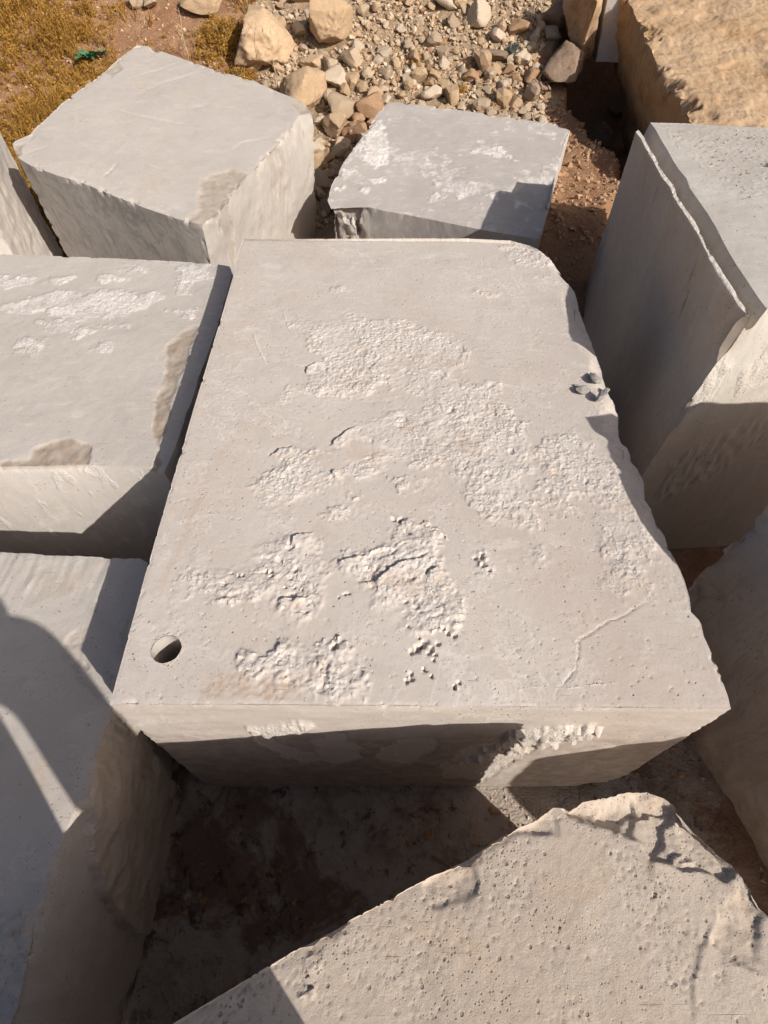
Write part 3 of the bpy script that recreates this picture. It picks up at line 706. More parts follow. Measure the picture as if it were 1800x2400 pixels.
# --- the large central block
SCABS = [[(-.49, .97), (-.45, .62), (-.36, .5), (-.27, .46), (-.3, .7), (-.41, .86)], [(-.27, .86), (-.3, .6), (-.22, .45), (-.10, .60), (-.09, .82), (-.14, 1.03), (-.2, .95)], [(-.03, .62), (.05, .93), (.21, .93), (.21, .74), (.12, .45), (.01, .54)], [(.32, .74), (.47, .95), (.62, .9), (.56, .5), (.50, .12), (.31, .2), (.25, .5)]]
def disp_main(c):
    P, N, f = c['P'], c['N'], c['f']
    top = f == 0
    d = .0022 * fbm(P, 2.2, 3, 1) + .0004 * fbm(P, 18, 4, 2)
    d += edge_chips(c, .010, .010, 4, 16, .25)
    # crusty raised patches of dried slurry
    R = D['rough']
    sm = [R[k] for k in ('p1', 'p2', 'p5', 'p8', 'p9', 'p10', 'p11', 'p12', 'p15')]
    lg = [R[k] for k in ('p3', 'p4', 'p6', 'p7', 'p13')]
    d += rough_patches(c, sm, .72, 3, 0, .38, 58)
    d += rough_patches(c, lg, 1.2, 6, 0, .36, 50)
    d += rough_patches(c, [R['p14']], .35, 8, 0, .3, 44)
    # smooth islands inside the big patch
    isl = sstep(-.01, .015, poly_sd(P, R['hole1']) + .01 * fbm(P, 20, 2, 3)) * top
    d = d * (1 - .85 * isl) + isl * .003
    c['wear'][:, 0] *= (1 - .8 * isl)
    # faint scattered crust
    sc = sstep(.42, .62, fbm(P, 5, 5, 17) + .5 * fbm(P, 40, 3, 18)) * top * sstep(.3, .0, np.abs(P[:, 1] - 1.7) - 1.0)
    f1, f2, r = worley(P, 60, 9)
    d += sc * .0012 * (1 - f1) ; c['wear'][:, 0] += .2 * sc
    d += ledges(c, D['ledge'], .013, .05)
    d += groove(c, D['crack'], .0026, .0042)
    # small deep chips
    for i, q in enumerate(D['pits']):
        for j in range(3):
            rr = .007 + .009 * ((i * 7 + j * 5) % 5) / 5
            ox, oy = .022 * math.cos(i * 2 + j * 2.2) * (j > 0), .018 * math.sin(i * 3 + j * 2.2) * (j > 0)
            dd = np.hypot(P[:, 0] - q[0] - ox, (P[:, 1] - q[1] - oy)) + .003 * pnoise(P * 90, i)
            d -= top * .013 * sstep(rr, rr * .2, dd + .004 * fbm(P, 70, 2, 3))
    # random small pock marks
    f1, f2, r = worley(P, 30, 4)
    d -= top * .004 * sstep(.14, .05, f1) * (r > .85)
    # broken right-hand arris: scooped and sloping down
    ur = 1 - c['u']; wd = ur * 2.02
    brk = sstep(.30, .42, c['v']) * sstep(.86, .78, c['v']) * .7 + .55 * sstep(.15, .25, c['v']) * sstep(.42, .35, c['v']) + .9 * sstep(.88, .95, c['v'])
    wob = .10 + .05 * fbm(P, 3.1, 3, 12)
    sl = sstep(wob, 0, wd) * brk
    f1, f2, r = worley(P, 6, 14)
    drop = sink(c, sl * (.034 - .016 * (r - .5)) * (c['f'] != 1) * (c['f'] != 3))
    c['wear'][:, 0] += top * .25 * np.exp(-((wd - wob * .95) / .012) ** 2) * brk * (fbm(P, 9, 3, 3) > 0)
    c['wear'][:, 1] += top * .35 * sl * sstep(.2, .3, c['v']) * sstep(.42, .35, c['v'])
    c['wear'][:, 1] += top * .16 * sstep(.25, .9, P[:, 0]) * sstep(1.7, .9, P[:, 1]) * (1 + fbm(P, 3, 4, 77))
    for L, wd_, am in (([(-.73, 2.62), (-.60, 2.30)], .008, .6), ([(-.62, 2.95), (-.50, 2.55)], .003, .4), ([(-.82, 1.35), (-.70, 1.75), (-.62, 1.9)], .02, -.25),
                       ([(-.84, .95), (-.76, 1.5)], .012, -.3), ([(-.2, 3.3), (-.5, 2.7)], .003, .3), ([(.35, .62), (.95, .66)], .003, .3), ([(.2, 1.05), (.9, 1.0)], .002, .3)):
        dist, sg, e = line_sd(P + .01 * np.stack([fbm(P, 8, 3, 3), fbm(P, 8, 3, 4), 0 * P[:, 0]], 1), L)
        g = top * e * np.exp(-(dist / wd_) ** 2)
        if am > 0: c['wear'][:, 0] += am * g
        else: c['wear'][:, 1] -= am * g * 1.2
    blob = top * sstep(.0, .02, poly_sd(P, [(-.62, .60), (-.60, .68), (-.50, .70), (-.42, .67), (-.33, .69), (-.26, .65), (-.27, .59), (-.6, .585)]) + .01 * fbm(P, 20, 3, 4))
    c['wear'][:, 1] += .5 * blob * (1 + fbm(P, 40, 3, 6)); d += blob * .0015 * fbm(P, 50, 3, 5)
    # far edge rolls over
    d -= top * .012 * sstep(.015, 0, 1 - c['v'])
    # front wall
    fr = f == 1
    d += fr * (.003 * fbm(P * np.array([1, 1, 6]), 3, 4, 19) + .0006 * np.sin(P[:, 2] * 160 + 2 * fbm(P, 2, 2, 81)))
    q = P[:, [0, 2, 1]]
    for poly, a in ((((.44, 1.02), (.72, 1.13), (.80, 1.06), (.62, .78), (.47, .70), (.36, .50), (.30, .46), (.36, .62), (.46, .86)), 1.0),
                    (((-.50, 1.06), (-.30, 1.12), (-.24, 1.06), (-.32, .99), (-.48, .98)), .7)):
        s = poly_sd(q, poly) + .03 * fbm(P, 12, 3, 23)
        m = sstep(-.005, .012, s) * fr
        f1, f2, r = worley(q, 32, 6)
        d += m * a * (.012 + .022 * (1 - f1) * r + .008 * fbm(P, 25, 3, 2))
        c['wear'][:, 0] += m * .7
    low_dark = fr * .30 * sstep(1.08, .85, P[:, 2] + .06 * fbm(P, 3, 4, 79))  # front wall gets darker and browner towards the bottom
    c['wear'][:, 2] += low_dark; c['wear'][:, 1] += low_dark * .5
    for poly in SCABS:
        s = poly_sd(q, poly) + .04 * fbm(P, 9, 4, 29)
        m = sstep(-.003, .008, s) * fr
        d -= m * (.006 + .004 * fbm(P, 18, 4, 6))
        c['wear'][:, 2] *= 1 - m
        c['wear'][:, 0] += m * .9; c['wear'][:, 1] += m * .15
    c['wear'][:, 0] += fr * .35 * np.exp(-(c['w'] / .012) ** 2)
    c['wear'][:, 1] += fr * .09 * (1 + fbm(P * np.array([1, 1, 5]), 3, 4, 78))
    c['drop'] = drop
    # lower right corner broken away
    kx = sstep(.25, 0, np.hypot((P[:, 0] - 1.16), (P[:, 2] - 0) * .8) + .05 * fbm(P, 8, 3, 31))
    Vn = P + N * d[:, None]
    Vn[:, 2] += c['drop']
    Vn[:, 2] += (f > 0) * kx * .10
    Vn[:, 0] -= (f > 0) * kx * .05
    # bore hole
    h = D['hole']; R0 = .0505
    c['wear'][:, 0] += top * .3 * np.exp(-((np.hypot(P[:, 0] - h[0], P[:, 1] - h[1]) - R0 - .006) / .006) ** 2) * (fbm(P, 40, 2, 3) > 0)
    dx, dy = Vn[:, 0] - h[0], Vn[:, 1] - h[1]; rr = np.hypot(dx, dy) + 1e-9
    snap = (rr < R0 + .0028) & (rr > R0 - .0072) & top
    Vn[:, 0] = np.where(snap, h[0] + dx * R0 / rr, Vn[:, 0])
    Vn[:, 1] = np.where(snap, h[1] + dy * R0 / rr, Vn[:, 1])
    return Vn
def cut_bore(V, F):
    h = D['hole']
    inside = (np.hypot(V[:, 0] - h[0], V[:, 1] - h[1]) < .0507) & (V[:, 2] > 1.25)
    return inside[F].all(axis=1)
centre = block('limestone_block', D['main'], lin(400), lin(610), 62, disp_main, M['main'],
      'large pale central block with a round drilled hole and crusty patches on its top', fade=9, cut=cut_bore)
bm = bmesh.new(); prev = None
for i in range(28):
    z = .004 - .62 * (i / 27) ** 1.3; ring = []
    for k_ in range(72):
        a_ = 2 * math.pi * k_ / 72
        q_ = .0503 + .0006 * math.sin(z * 260 + a_ * 2) + .0004 * math.sin(a_ * 7 + z * 90) + (.0012 * max(0, math.sin(a_ * 3 + 1) * math.sin(a_ * 11)) if i < 2 else 0)
        ring.append(bm.verts.new((q_ * math.cos(a_), q_ * math.sin(a_), z)))
    if prev:
        for k_ in range(72): bm.faces.new((prev[k_], ring[k_], ring[(k_ + 1) % 72], prev[(k_ + 1) % 72])).normal_flip()
    prev = ring
bm.faces.new(prev)
me = bpy.data.meshes.new('drill_hole'); bm.to_mesh(me); bm.free(); me.polygons.foreach_set('use_smooth', [True] * len(me.polygons))
hole = link('drill_hole', me, M['slate'], centre)
hole.location = Vector(D['hole']) - centre.location

# --- left middle block
def disp_lm(c):
    P, N, f = c['P'], c['N'], c['f']; top = f == 0
    d = .003 * fbm(P, 2, 3, 41) + .001 * fbm(P, 15, 4, 42)
    d += edge_chips(c, .02, .014, 44, 9, .2)
    d += rough_patches(c, D['lm_rough'], .75, 46, 0, .9, 48, .04, .02, .7)
    d += tan_chips(c, D['lm_tan'], .007, amt=1.2)
    q = P[:, [0, 2, 1]]; fr = f == 1
    sc = sstep(.2, .5, fbm(P * np.array([1.5, 1, 1]), 6, 5, 47)) * fr
    d += sc * .0012; c['wear'][:, 0] += .5 * sc
    rt = f == 2
    d += rt * .012 * fbm(P, 5, 4, 48)
    c['wear'][:, 1] += rt * .3
    return P + N * d[:, None]
u = np.concatenate([np.linspace(0, .35, 30)[:-1], np.linspace(.35, 1, 210)])
block('limestone_block', D['lm'], u, lin(210), 50, disp_lm, M['left'],
      'pale block on the left behind the grooved one, with a tan broken right edge')

# --- lower left block
SLAB = [(.36, 1.02), (.28, .92), (.2, .85), (.12, .74), (.06, .6), (.01, .42), (-.02, .13), (-.02, -.2), (.56, -.2), (.60, .2), (.66, .6), (.72, .9), (1.5, 1.02)]
def disp_ll(c):
    P, N, f = c['P'], c['N'], c['f']; top = f == 0
    d = .003 * fbm(P, 2, 3, 51) + .0015 * fbm(P, 12, 4, 52)
    d += edge_chips(c, .03, .016, 54, 8, .18)
    d += tan_chips(c, D['ll_tan'], .004, amt=.3)
    # saw grooves on the far part of the top
    g = np.sin((P[:, 0] * .96 - P[:, 1] * .12) * 95 + 3 * fbm(P, 3, 2, 55)) * fbm(P * np.array([1, .15, 1]), 14, 3, 5)
    gm = top * sstep(1.0, 1.25, P[:, 1] + .1 * fbm(P, 4, 2, 3))
    d += gm * .0035 * g
    c['wear'][:, 0] += gm * .4 * np.clip(g, 0, 1)
    # right wall: a scabbed slab left proud with a curved lower edge
    rt = f == 2
    yy, z = P[:, 1], P[:, 2]
    q = np.stack([yy, z, 0 * z], 1)
    slab = poly_sd(q, SLAB) + .018 * fbm(P, 7, 4, 57)
    m = sstep(-.004, .010, slab) * rt
    d += m * (.030 + .014 * fbm(P, 6, 5, 58) + .003 * fbm(P, 30, 3, 59))
    c['wear'][:, 1] += m * (.40 + .3 * fbm(P, 5, 4, 56))
    c['wear'][:, 0] += m * .25 * sstep(0, .5, fbm(P, 9, 4, 62)) + rt * .3 * np.exp(-(slab / .006) ** 2)
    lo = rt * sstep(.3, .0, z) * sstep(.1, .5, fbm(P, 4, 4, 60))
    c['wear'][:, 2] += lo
    # rough corner towards the viewer
    s = rough_patches(c, [[(-1.45, -.35), (-1.1, -.3), (-1.02, -.1), (-1.12, .02), (-1.4, -.02), (-1.6, -.15)]], 2.2, 61, 0, .1, 30)
    d += s
    return P + N * d[:, None]
v = np.concatenate([np.linspace(0, .3, 60)[:-1], np.linspace(.3, 1, 260)])
u = np.concatenate([np.linspace(0, .4, 30)[:-1], np.linspace(.4, 1, 180)])
block('limestone_block', D['ll'], u, v, 90, disp_ll, M['slate'],
      'block in the lower left corner with saw grooves on top and two slanting shadow bands', fade=7)

# --- nearest block
def disp_bf(c):
    P, N, f = c['P'], c['N'], c['f']; top = f == 0
    d = .003 * fbm(P, 2.4, 3, 71) + .0010 * fbm(P, 11, 5, 72) + .0007 * fbm(P, 60, 3, 73)
    d += edge_chips(c, .018, .012, 74, 10, .2)
    R = D['bf_rough']
    stp = lambda x: np.floor(x) + sstep(.40, .60, x - np.floor(x))
    # broken apex: stepped conchoidal slabs
    for k, (nm, dep) in enumerate((('big', .030), ('chip', .010), ('chip2', .007))):
        s = poly_sd(P, R[nm]) + .014 * fbm(P, 10, 4, 75 + k)
        m = sstep(-.004, .012, s) * top
        f1, f2, r = worley(P + .02 * np.stack([fbm(P, 7, 2, 3), fbm(P, 7, 2, 4), 0 * P[:, 0]], 1), 11, 75 + k)
        d += m * (-dep * .5 - dep * .42 * stp(2.2 * fbm(P, 4.5, 3, 88 + k) + .3) * sstep(0, .04, s) - .012 * np.abs(fbm(P, 7, 2, 76)) + .0018 * fbm(P, 60, 3, 7))
        c['wear'][:, 0] += m * .12
        c['wear'][:, 1] += m * .2
    d += rough_patches(c, [R['low']], 1.4, 79, 0, .1, 36) + rough_patches(c, [R['r']], .3, 80, 0, .0, 40)
    c['wear'][:, 1] += top * .5 * sstep(-.05, .08, poly_sd(P, R['r']) + .05 * fbm(P, 9, 4, 3)) + top * .25 * sstep(.3, .7, fbm(P, 2.2, 4, 91))
    d += tan_chips(c, D['bf_tan'], .008, amt=.5)
    # broken arris: sharp splinters rather than soft rolls
    d += ledges(c, D['bf_ledge'][:2], .004, .03) + ledges(c, D['bf_ledge'][2:4], .008, .04)
    # travertine-like holes
    for sc, seed, thr, dep, rad in ((60, 81, .80, .004, .20), (120, 83, .66, .0035, .34), (44, 85, .95, .004, .14)):
        jit = P + .007 * np.stack([fbm(P, 70, 2, seed), fbm(P, 70, 2, seed + 1), 0 * P[:, 0]], 1)
        f1, f2, r = worley(jit, sc, seed)
        dens = sstep(-.25, .3, fbm(P, 4, 4, seed + 2))
        h = sstep(rad, rad * .45, f1) * sstep(thr, thr + .1, r * (.55 + .45 * dens)) * top
        d -= dep * h
    return P + N * d[:, None]
u = np.concatenate([np.linspace(0, .12, 12)[:-1], np.linspace(.12, 1, 340)])
v = np.concatenate([np.linspace(0, .45, 30)[:-1], np.linspace(.45, 1, 190)])
block('limestone_block', D['bf'], u, v, 45, disp_bf, M['buff'],
      'nearest buff block with pitted top and broken pointed corner at the bottom of the photo', fade=7)

# --- tilted block at the back left
def disp_tl(c):
    P, N, f = c['P'], c['N'], c['f']; top = f == 0
    d = .004 * fbm(P, 2, 3, 91) + .0012 * fbm(P, 11, 4, 92)
    d += edge_chips(c, .035, .018, 94, 12, .12, .002)
    d += tan_chips(c, D['tl_tan'], .007, amt=1.1)
    for i, L in enumerate(D['tl_ledge']):
        d += groove(c, [L], .007, .007 if i < 3 else .004)
    rt = f == 2
    q = np.stack([P[:, 1], P[:, 2], 0 * P[:, 0]], 1)
    s = sstep(.08, .5, fbm(P * np.array([2, 2, .6]), 3, 5, 95)) * rt * sstep(.65, .15, c['w'])
    d -= .018 * s; c['wear'][:, 1] += .4 * s
    c['wear'][:, 0] += rt * .35 * sstep(.05, .0, np.abs(s - .4) - .1)
    c['wear'][:, 0] += rt * .18
    d += rt * .010 * fbm(P, 4, 4, 96)
    return P + N * d[:, None]
block('limestone_block', D['tl'], lin(150), lin(170), 70, disp_tl, M['back'],
      'tilted block at the back left with scratched top and grey streaked front face')

# --- smaller block at the back middle
def disp_tm(c):
    P, N, f = c['P'], c['N'], c['f']; top = f == 0
    d = .004 * fbm(P, 2, 3, 101) + .0012 * fbm(P, 11, 4, 102)
    d += edge_chips(c, .03, .018, 104, 7, .2)
    d += rough_patches(c, D['tm_rough'], .9, 106, 0, .95, 34, .05, .02, .9)
    br = top * sstep(.1, .55, fbm(P, 1.6, 4, 110) + .6 * fbm(P, 9, 4, 113))
    d += br * (.0025 * fbm(P, 30, 4, 114) + .001); c['wear'][:, 0] += br * .42 * (1 + fbm(P, 14, 4, 115))
    # hollow near the shaded corner
    s = poly_sd(P, [(1.28, 5.62), (1.62, 5.62), (1.55, 5.1), (1.38, 5.0), (1.2, 5.2), (1.12, 5.42)]) + .01 * fbm(P, 14, 3, 107)
    d -= top * .03 * sstep(0, .09, s)
    # broken left corner of the front wall
    fr = (f == 1) | (f == 4)
    m = fr * sstep(.34, .18, np.hypot(P[:, 0] + .45, P[:, 1] - 5.35) + .05 * fbm(P, 7, 3, 108))
    g1, g2, r = worley(P[:, [0, 2, 1]] * np.array([1, .5, 1]), 13, 109)
    d -= m * (.02 + .07 * r + .02 * fbm(P, 12, 3, 1))
    return P + N * d[:, None]
block('limestone_block', D['tm'], lin(190), lin(190), 45, disp_tm, M['cool'],
      'smaller grey block at the back middle with a square shadow on its right corner')

# --- tall block on the right with the half drill channel
rt = D['rt']
def chan(a, b, n=14, depth=.075, lip=.12):
    """profile of the half-round channel between the ridge a and the rim b"""
    a, b = np.array(a), np.array(b); out = [a]
    for i in range(n + 1):
        t = i / n
        p = a + (b - a) * (lip + (1 - lip) * t)
        p[2] -= depth * math.sin(math.pi * t) ** .85 if 0 < i < n else 0
        out.append(p)
    return [list(map(float, q)) for q in out]
front = chan(rt['ridge'][0], rt['front'][0], depth=.09, lip=.20) + rt['front'][1:] + [[3.80, 2.95, 1.72]]
back = chan(rt['ridge'][-1], rt['back'][0], depth=.09, lip=.20) + rt['back'][1:] + [[3.75, 4.45, 1.62]]
S = dict(front=front, back=back, left=rt['ridge'], right=[front[-1], back[-1]],
         bot=[[1.41, 2.03, -.05], [3.8, 2.2, -.05], [3.85, 4.6, -.05], [1.96, 4.95, -.05]])
def knots(poly):
    q = np.array(poly); n = 16
    d = np.concatenate([[0], np.cumsum(np.linalg.norm(np.diff(q[n - 1:, :2], axis=0), axis=1))])
    return list(.079 * np.array([0] + [.2 + .8 * i / 14 for i in range(15)])) + list(.079 + .921 * d[1:] / d[-1])
S['fk'] = knots(front); S['bk'] = knots(back)
def disp_rt(c):
    P, N, f = c['P'], c['N'], c['f']; top = f == 0
    d = .003 * fbm(P, 2, 3, 111) + .0012 * fbm(P, 11, 4, 112)
    # ragged white ridge
    uu = c['u']; rid = top * sstep(.018, .011, uu)
    d += rid * (.004 * fbm(P, 12, 4, 113) + .0025 * fbm(P, 60, 3, 114))
    c['wear'][:, 0] += rid * .8
    inch = top * (uu > .02) * (uu < .07)
    lump = sstep(.1, .5, fbm(P, 5, 4, 115)) * inch
    d += lump * (.005 + .004 * fbm(P, 30, 3, 116))
    c['wear'][:, 1] += inch * .25
    flat = top * (uu > .11)
    crumb = flat * sstep(-.3, .2, P[:, 1] - 3.5 + .5 * fbm(P, 3, 3, 118)) * (P[:, 0] > 2.0)
    f1, f2, r = worley(P, 34, 117)
    d += crumb * .0035 * sstep(.42, .15, f1) * (r > .72) - crumb * .003 * sstep(.3, .15, f1) * (r < .2)
    lf = f == 4
    d += lf * (.004 * fbm(P, 5, 3, 119))
    c['wear'][:, 1] += lf * .30
    c['wear'][:, 1] += lf * .30 * sstep(.4, .0, c['w']) * sstep(-.2, .4, fbm(P * np.array([2, 2, .5]), 3, 4, 120))
    for (y0, z0, wz) in ((2.62, 1.47, .06), (2.70, 1.58, .05), (3.7, 1.55, .03)):
        m = lf * np.exp(-((P[:, 1] - y0 - .25 * (P[:, 2] - z0) + .012 * fbm(P, 20, 2, 4)) / .010) ** 2 - ((P[:, 2] - z0) / wz) ** 2)
        d -= m * .02; c['wear'][:, 2] += m
    fr = f == 1
    q = P[:, [0, 2, 1]]
    for poly in (((1.75, 1.55), (2.1, 1.75), (2.1, 1.5), (1.9, 1.25), (1.7, 1.3)), ((1.45, 1.45), (1.55, 1.55), (1.62, 1.3), (1.5, 1.2), (1.42, 1.25)),
                 ((1.6, .8), (2.2, 1.3), (2.3, 1.1), (1.9, .6), (1.6, .4))):
        s = poly_sd(q, poly) + .05 * fbm(P, 8, 4, 121)
        m = sstep(-.004, .012, s) * fr
        d += m * (.004 + .010 * fbm(P, 22, 4, 122)); c['wear'][:, 0] += m * .5
    lowf = fr * sstep(1.35, 1.0, P[:, 2] + .15 * fbm(P, 2.5, 4, 125))
    c['wear'][:, 1] += lowf * (.35 + .2 * fbm(P, 3, 4, 126)); c['wear'][:, 0] *= 1 - .5 * lowf
    # scoops on the near arris
    m = (lf | fr | top) * sstep(.14, .06, np.hypot(P[:, 1] - 2.02, (P[:, 2] - 1.66)) ) * sstep(1.62, 1.5, P[:, 0])
    d -= m * .03; c['wear'][:, 1] += m * .6
    for z0 in (1.28, 1.22, 1.15):
        m = (lf | fr) * sstep(.06, .02, np.hypot(np.hypot(P[:, 0] - 1.47, P[:, 1] - 2.03), (P[:, 2] - z0) * 1.3))
        d -= m * .02; c['wear'][:, 1] += m * .5
    d += edge_chips(c, .015, .01, 123, 12, .2) * (f != 0)
    return P + N * d[:, None]
u = np.concatenate([np.linspace(0, .13, 60)[:-1], np.linspace(.13, .7, 110)[:-1], np.linspace(.7, 1, 12)])
block('limestone_block', S, u, lin(240), 70, disp_rt, M['right'],
      'tall block on the right with a half-round drill channel along its top left edge', fade=12, sharp=45)

# --- tall block on the lower right, only its shaded left wall in view
T = 1.85
S = dict(front=[[2.02, -.72, T], [4.6, -.9, T]], right=[[4.6, -.9, T], [4.3, 1.5, T]],
         back=[[1.56, 1.36, T], [2.2, 1.42, T + .08], [4.3, 1.5, T + .1]],
         left=[[2.02, -.72, T], [2.05, -.3, T], [1.88, .2, T], [1.72, .585, T], [1.65, .75, T], [1.62, .97, T], [1.60, 1.2, T], [1.56, 1.36, T]],
         bot=[[1.93, -.72, -.1], [4.6, -.9, -.1], [4.3, 1.5, -.1], [1.44, 1.32, -.1]])
def disp_rb(c):
    P, N, f = c['P'], c['N'], c['f']
    d = .006 * fbm(P, 1.6, 4, 131) + .0016 * fbm(P, 11, 4, 132)
    d += edge_chips(c, .06, .02, 133, 6, .1)
    lf = f == 4
    m = lf * sstep(.75, .2, P[:, 2] + .25 * fbm(P, 3, 4, 134))
    d += m * .012 * fbm(P, 8, 4, 135)
    c['wear'][:, 1] += m * .45
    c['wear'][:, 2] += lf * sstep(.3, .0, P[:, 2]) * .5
    return P + N * d[:, None]
block('limestone_block', S, np.concatenate([np.linspace(0, .2, 20)[:-1], np.linspace(.2, 1, 20)]), lin(130), 110, disp_rb, M['slate'],
      'tall shaded block at the right edge leaning out over the heap of dried mud', fade=2.5)

# --- block cut by the left edge of the frame, behind
S = dict(front=[[-4.6, 4.05, 1.45], [-3.16, 4.62, 1.45]], right=[[-3.16, 4.62, 1.45], [-3.32, 5.2, 1.46], [-3.5, 5.75, 1.45]],
         back=[[-4.9, 5.6, 1.45], [-3.5, 5.75, 1.45]], left=[[-4.6, 4.05, 1.45], [-4.9, 5.6, 1.45]],
         bot=[[-4.5, 4.1, -.1], [-3.22, 4.6, -.1], [-3.3, 5.6, -.1], [-4.8, 5.6, -.1]])
def disp_fl(c):
    P, N, f = c['P'], c['N'], c['f']
    d = .006 * fbm(P, 2, 4, 141) + .002 * fbm(P, 11, 4, 142)
    d += edge_chips(c, .05, .02, 143, 6, .1)
    m = ((f == 2) | (f == 1)) * sstep(1.25, 1.0, P[:, 2] + .12 * fbm(P, 4, 3, 144))
    d += m * (.010 * fbm(P, 9, 5, 145) - .012)
    c['wear'][:, 0] += m * .3; c['wear'][:, 1] += m * .12
    return P + N * d[:, None]
block('limestone_block', S, lin(70), lin(70), 70, disp_fl, M['left'],
      'pale block cut off by the left edge of the photo, beside the tilted block', fade=3)

# --- big ochre boulder, top right
tr = D['tr']
near = tr[-1]; far = tr[0]
lft = [[near[0] + .03, near[1] - .22, 1.17]] + tr[::-1] + [[far[0] - .05, far[1] + .7, 1.72]]
S = dict(left=lft, front=[lft[0], [3.6, 5.86, 1.15], [6.5, 5.9, 1.2]], back=[lft[-1], [5, 9.9, 1.9], [7.5, 9.6, 2.0]],
         right=[[6.5, 5.9, 1.2], [7.5, 9.6, 2.0]], bot=[[lft[0][0] + .75, lft[0][1] + .3, -.8], [6.2, 6.2, -.3], [7.2, 9.6, .2], [lft[-1][0] + .9, lft[-1][1] - .1, -.5]])
def disp_tr(c):
    P, N, f = c['P'], c['N'], c['f']
    d = .03 * fbm(P, 1.1, 3, 151) + .012 * fbm(P, 4, 4, 152) + .007 * fbm(P, 12, 5, 153, .6)
    q = P + .05 * np.stack([fbm(P, 5, 3, 5), fbm(P, 5, 3, 8), 0 * P[:, 0]], 1)
    f1, f2, r = worley(q, 5.5, 154)
    tt = lambda x: np.floor(x) + sstep(.38, .62, x - np.floor(x))
    d += (.022 * tt(1.3 * fbm(P, 1.1, 3, 158)) + .004 * tt(2.0 * fbm(P, 5, 4, 159) + .5) + .002 * r) * (f == 0)
    d += .02 * tt(1.6 * fbm(P * np.array([1, 1, 2]), 2.2, 4, 160)) * (f > 0)
    d += edge_chips(c, .12, .05, 155, 4, 0, .01)
    # undercut walls: bulge below the top then fall back
    w = c['w']; sidef = f > 0
    d += sidef * .10 * np.sin(np.clip(w, 0, .5) * math.pi * 2) * 1.0
    c['wear'][:, 1] += sidef * .6 + (f == 0) * .5 * sstep(.2, .7, fbm(P, 1.5, 4, 156))
    return P + N * d[:, None]
o = block('boulder', S, np.concatenate([np.linspace(0, .55, 210)[:-1], np.linspace(.55, 1, 40)]), lin(300), 50, disp_tr, M['ochre'],
      'huge ochre boulder with a flat sunlit top at the upper right', fade=5, sharp=60, cat='boulder')

# --- grey block wedged behind it
S = dict(front=[[2.72, 9.02, 1.62], [3.17, 8.9, 1.6]], right=[[3.17, 8.9, 1.6], [3.35, 9.9, 2.0]],
         back=[[2.9, 10.0, 2.02], [3.35, 9.9, 2.0]], left=[[2.72, 9.02, 1.62], [2.9, 10.0, 2.02]],
         bot=[[2.74, 8.92, .98], [3.17, 8.82, 1.0], [3.35, 9.9, .9], [2.9, 10.0, .9]])
def disp_small(c):
    P, N = c['P'], c['N']
    return P + N * (.01 * fbm(P, 4, 4, 161) + edge_chips(c, .03, .02, 162, 8, .1))[:, None]
block('limestone_block', S, lin(40), lin(60), 40, disp_small, M['cool'],
      'small grey block wedged against the ochre boulder at the top edge of the photo', fade=3)

# ------------------------------------------------------------------ rocks
def cut_ball(sub):
    bm = bmesh.new(); bmesh.ops.create_icosphere(bm, subdivisions=sub, radius=1)
    V = np.array([v.co for v in bm.verts]); F = [tuple(v.index for v in f.verts) for f in bm.faces]; bm.free(); return V, F
_balls = {k: cut_ball(k) for k in (2, 3, 4, 5)}

def hull_rock(seed, cuts=14, flat=1.0, sub=0, amp=.06, boxy=.4):
    """broken stone: a ball cut by random planes, with slightly worn arrises and rough faces"""
    r = np.random.default_rng(seed)
    if sub == 0:      # tiny stones: a plain convex chip
        p = r.normal(size=(cuts, 3)); p /= np.linalg.norm(p, axis=1)[:, None]; p *= r.uniform(.75, 1, (cuts, 1))
        bm = bmesh.new()
        for q in p: bm.verts.new(q)
        ret = bmesh.ops.convex_hull(bm, input=bm.verts)
        junk = [g for g in ret['geom_interior'] + ret['geom_unused'] if isinstance(g, bmesh.types.BMVert)]
        if junk: bmesh.ops.delete(bm, geom=list(set(junk)), context='VERTS')
        bmesh.ops.recalc_face_normals(bm, faces=bm.faces)
        me = bpy.data.meshes.new('rock'); bm.to_mesh(me); bm.free()
        co = np.array([v.co for v in me.vertices])
    else:
        V, F = _balls[min(5, sub + 1)]
        n = r.normal(size=(cuts, 3)); n /= np.linalg.norm(n, axis=1)[:, None]
        d = r.uniform(.50, .85, cuts)
        c = V @ n.T
        rad = np.where(c > .05, d[None] / np.maximum(c, .05), 9.0)
        rad = np.minimum(rad, 1.25)
        k = 70.0
        soft = -np.log(np.exp(-k * rad).sum(1) + np.exp(-k * 1.25)) / k
        co = V * soft[:, None]
        which = rad.argmin(1)
        off = r.uniform(0, 9, (cuts, 1))[which]
        nz = amp * (1.1 * fbm(co, 1.7, 4, seed) + .55 * np.abs(fbm(co + off, 4.5, 3, seed + 4)) + .25 * fbm(co, 13, 3, seed + 8))
        co = co + V * nz[:, None]
        me = bpy.data.meshes.new('rock'); me.from_pydata([tuple(q) for q in co.tolist()], [], F)
    me.polygons.foreach_set('use_smooth', [sub > 1] * len(me.polygons))
    if sub > 1: me.set_sharp_from_angle(angle=math.radians(30))
    lo, hi = co.min(0), co.max(0)
    co = (co - (lo + hi) / 2) / (hi - lo)
    co[:, 2] += .5
    me.vertices.foreach_set('co', co.astype(np.float32).ravel()); me.update()
    return me

def tz(x, y): return float(terr(x, y)[0])

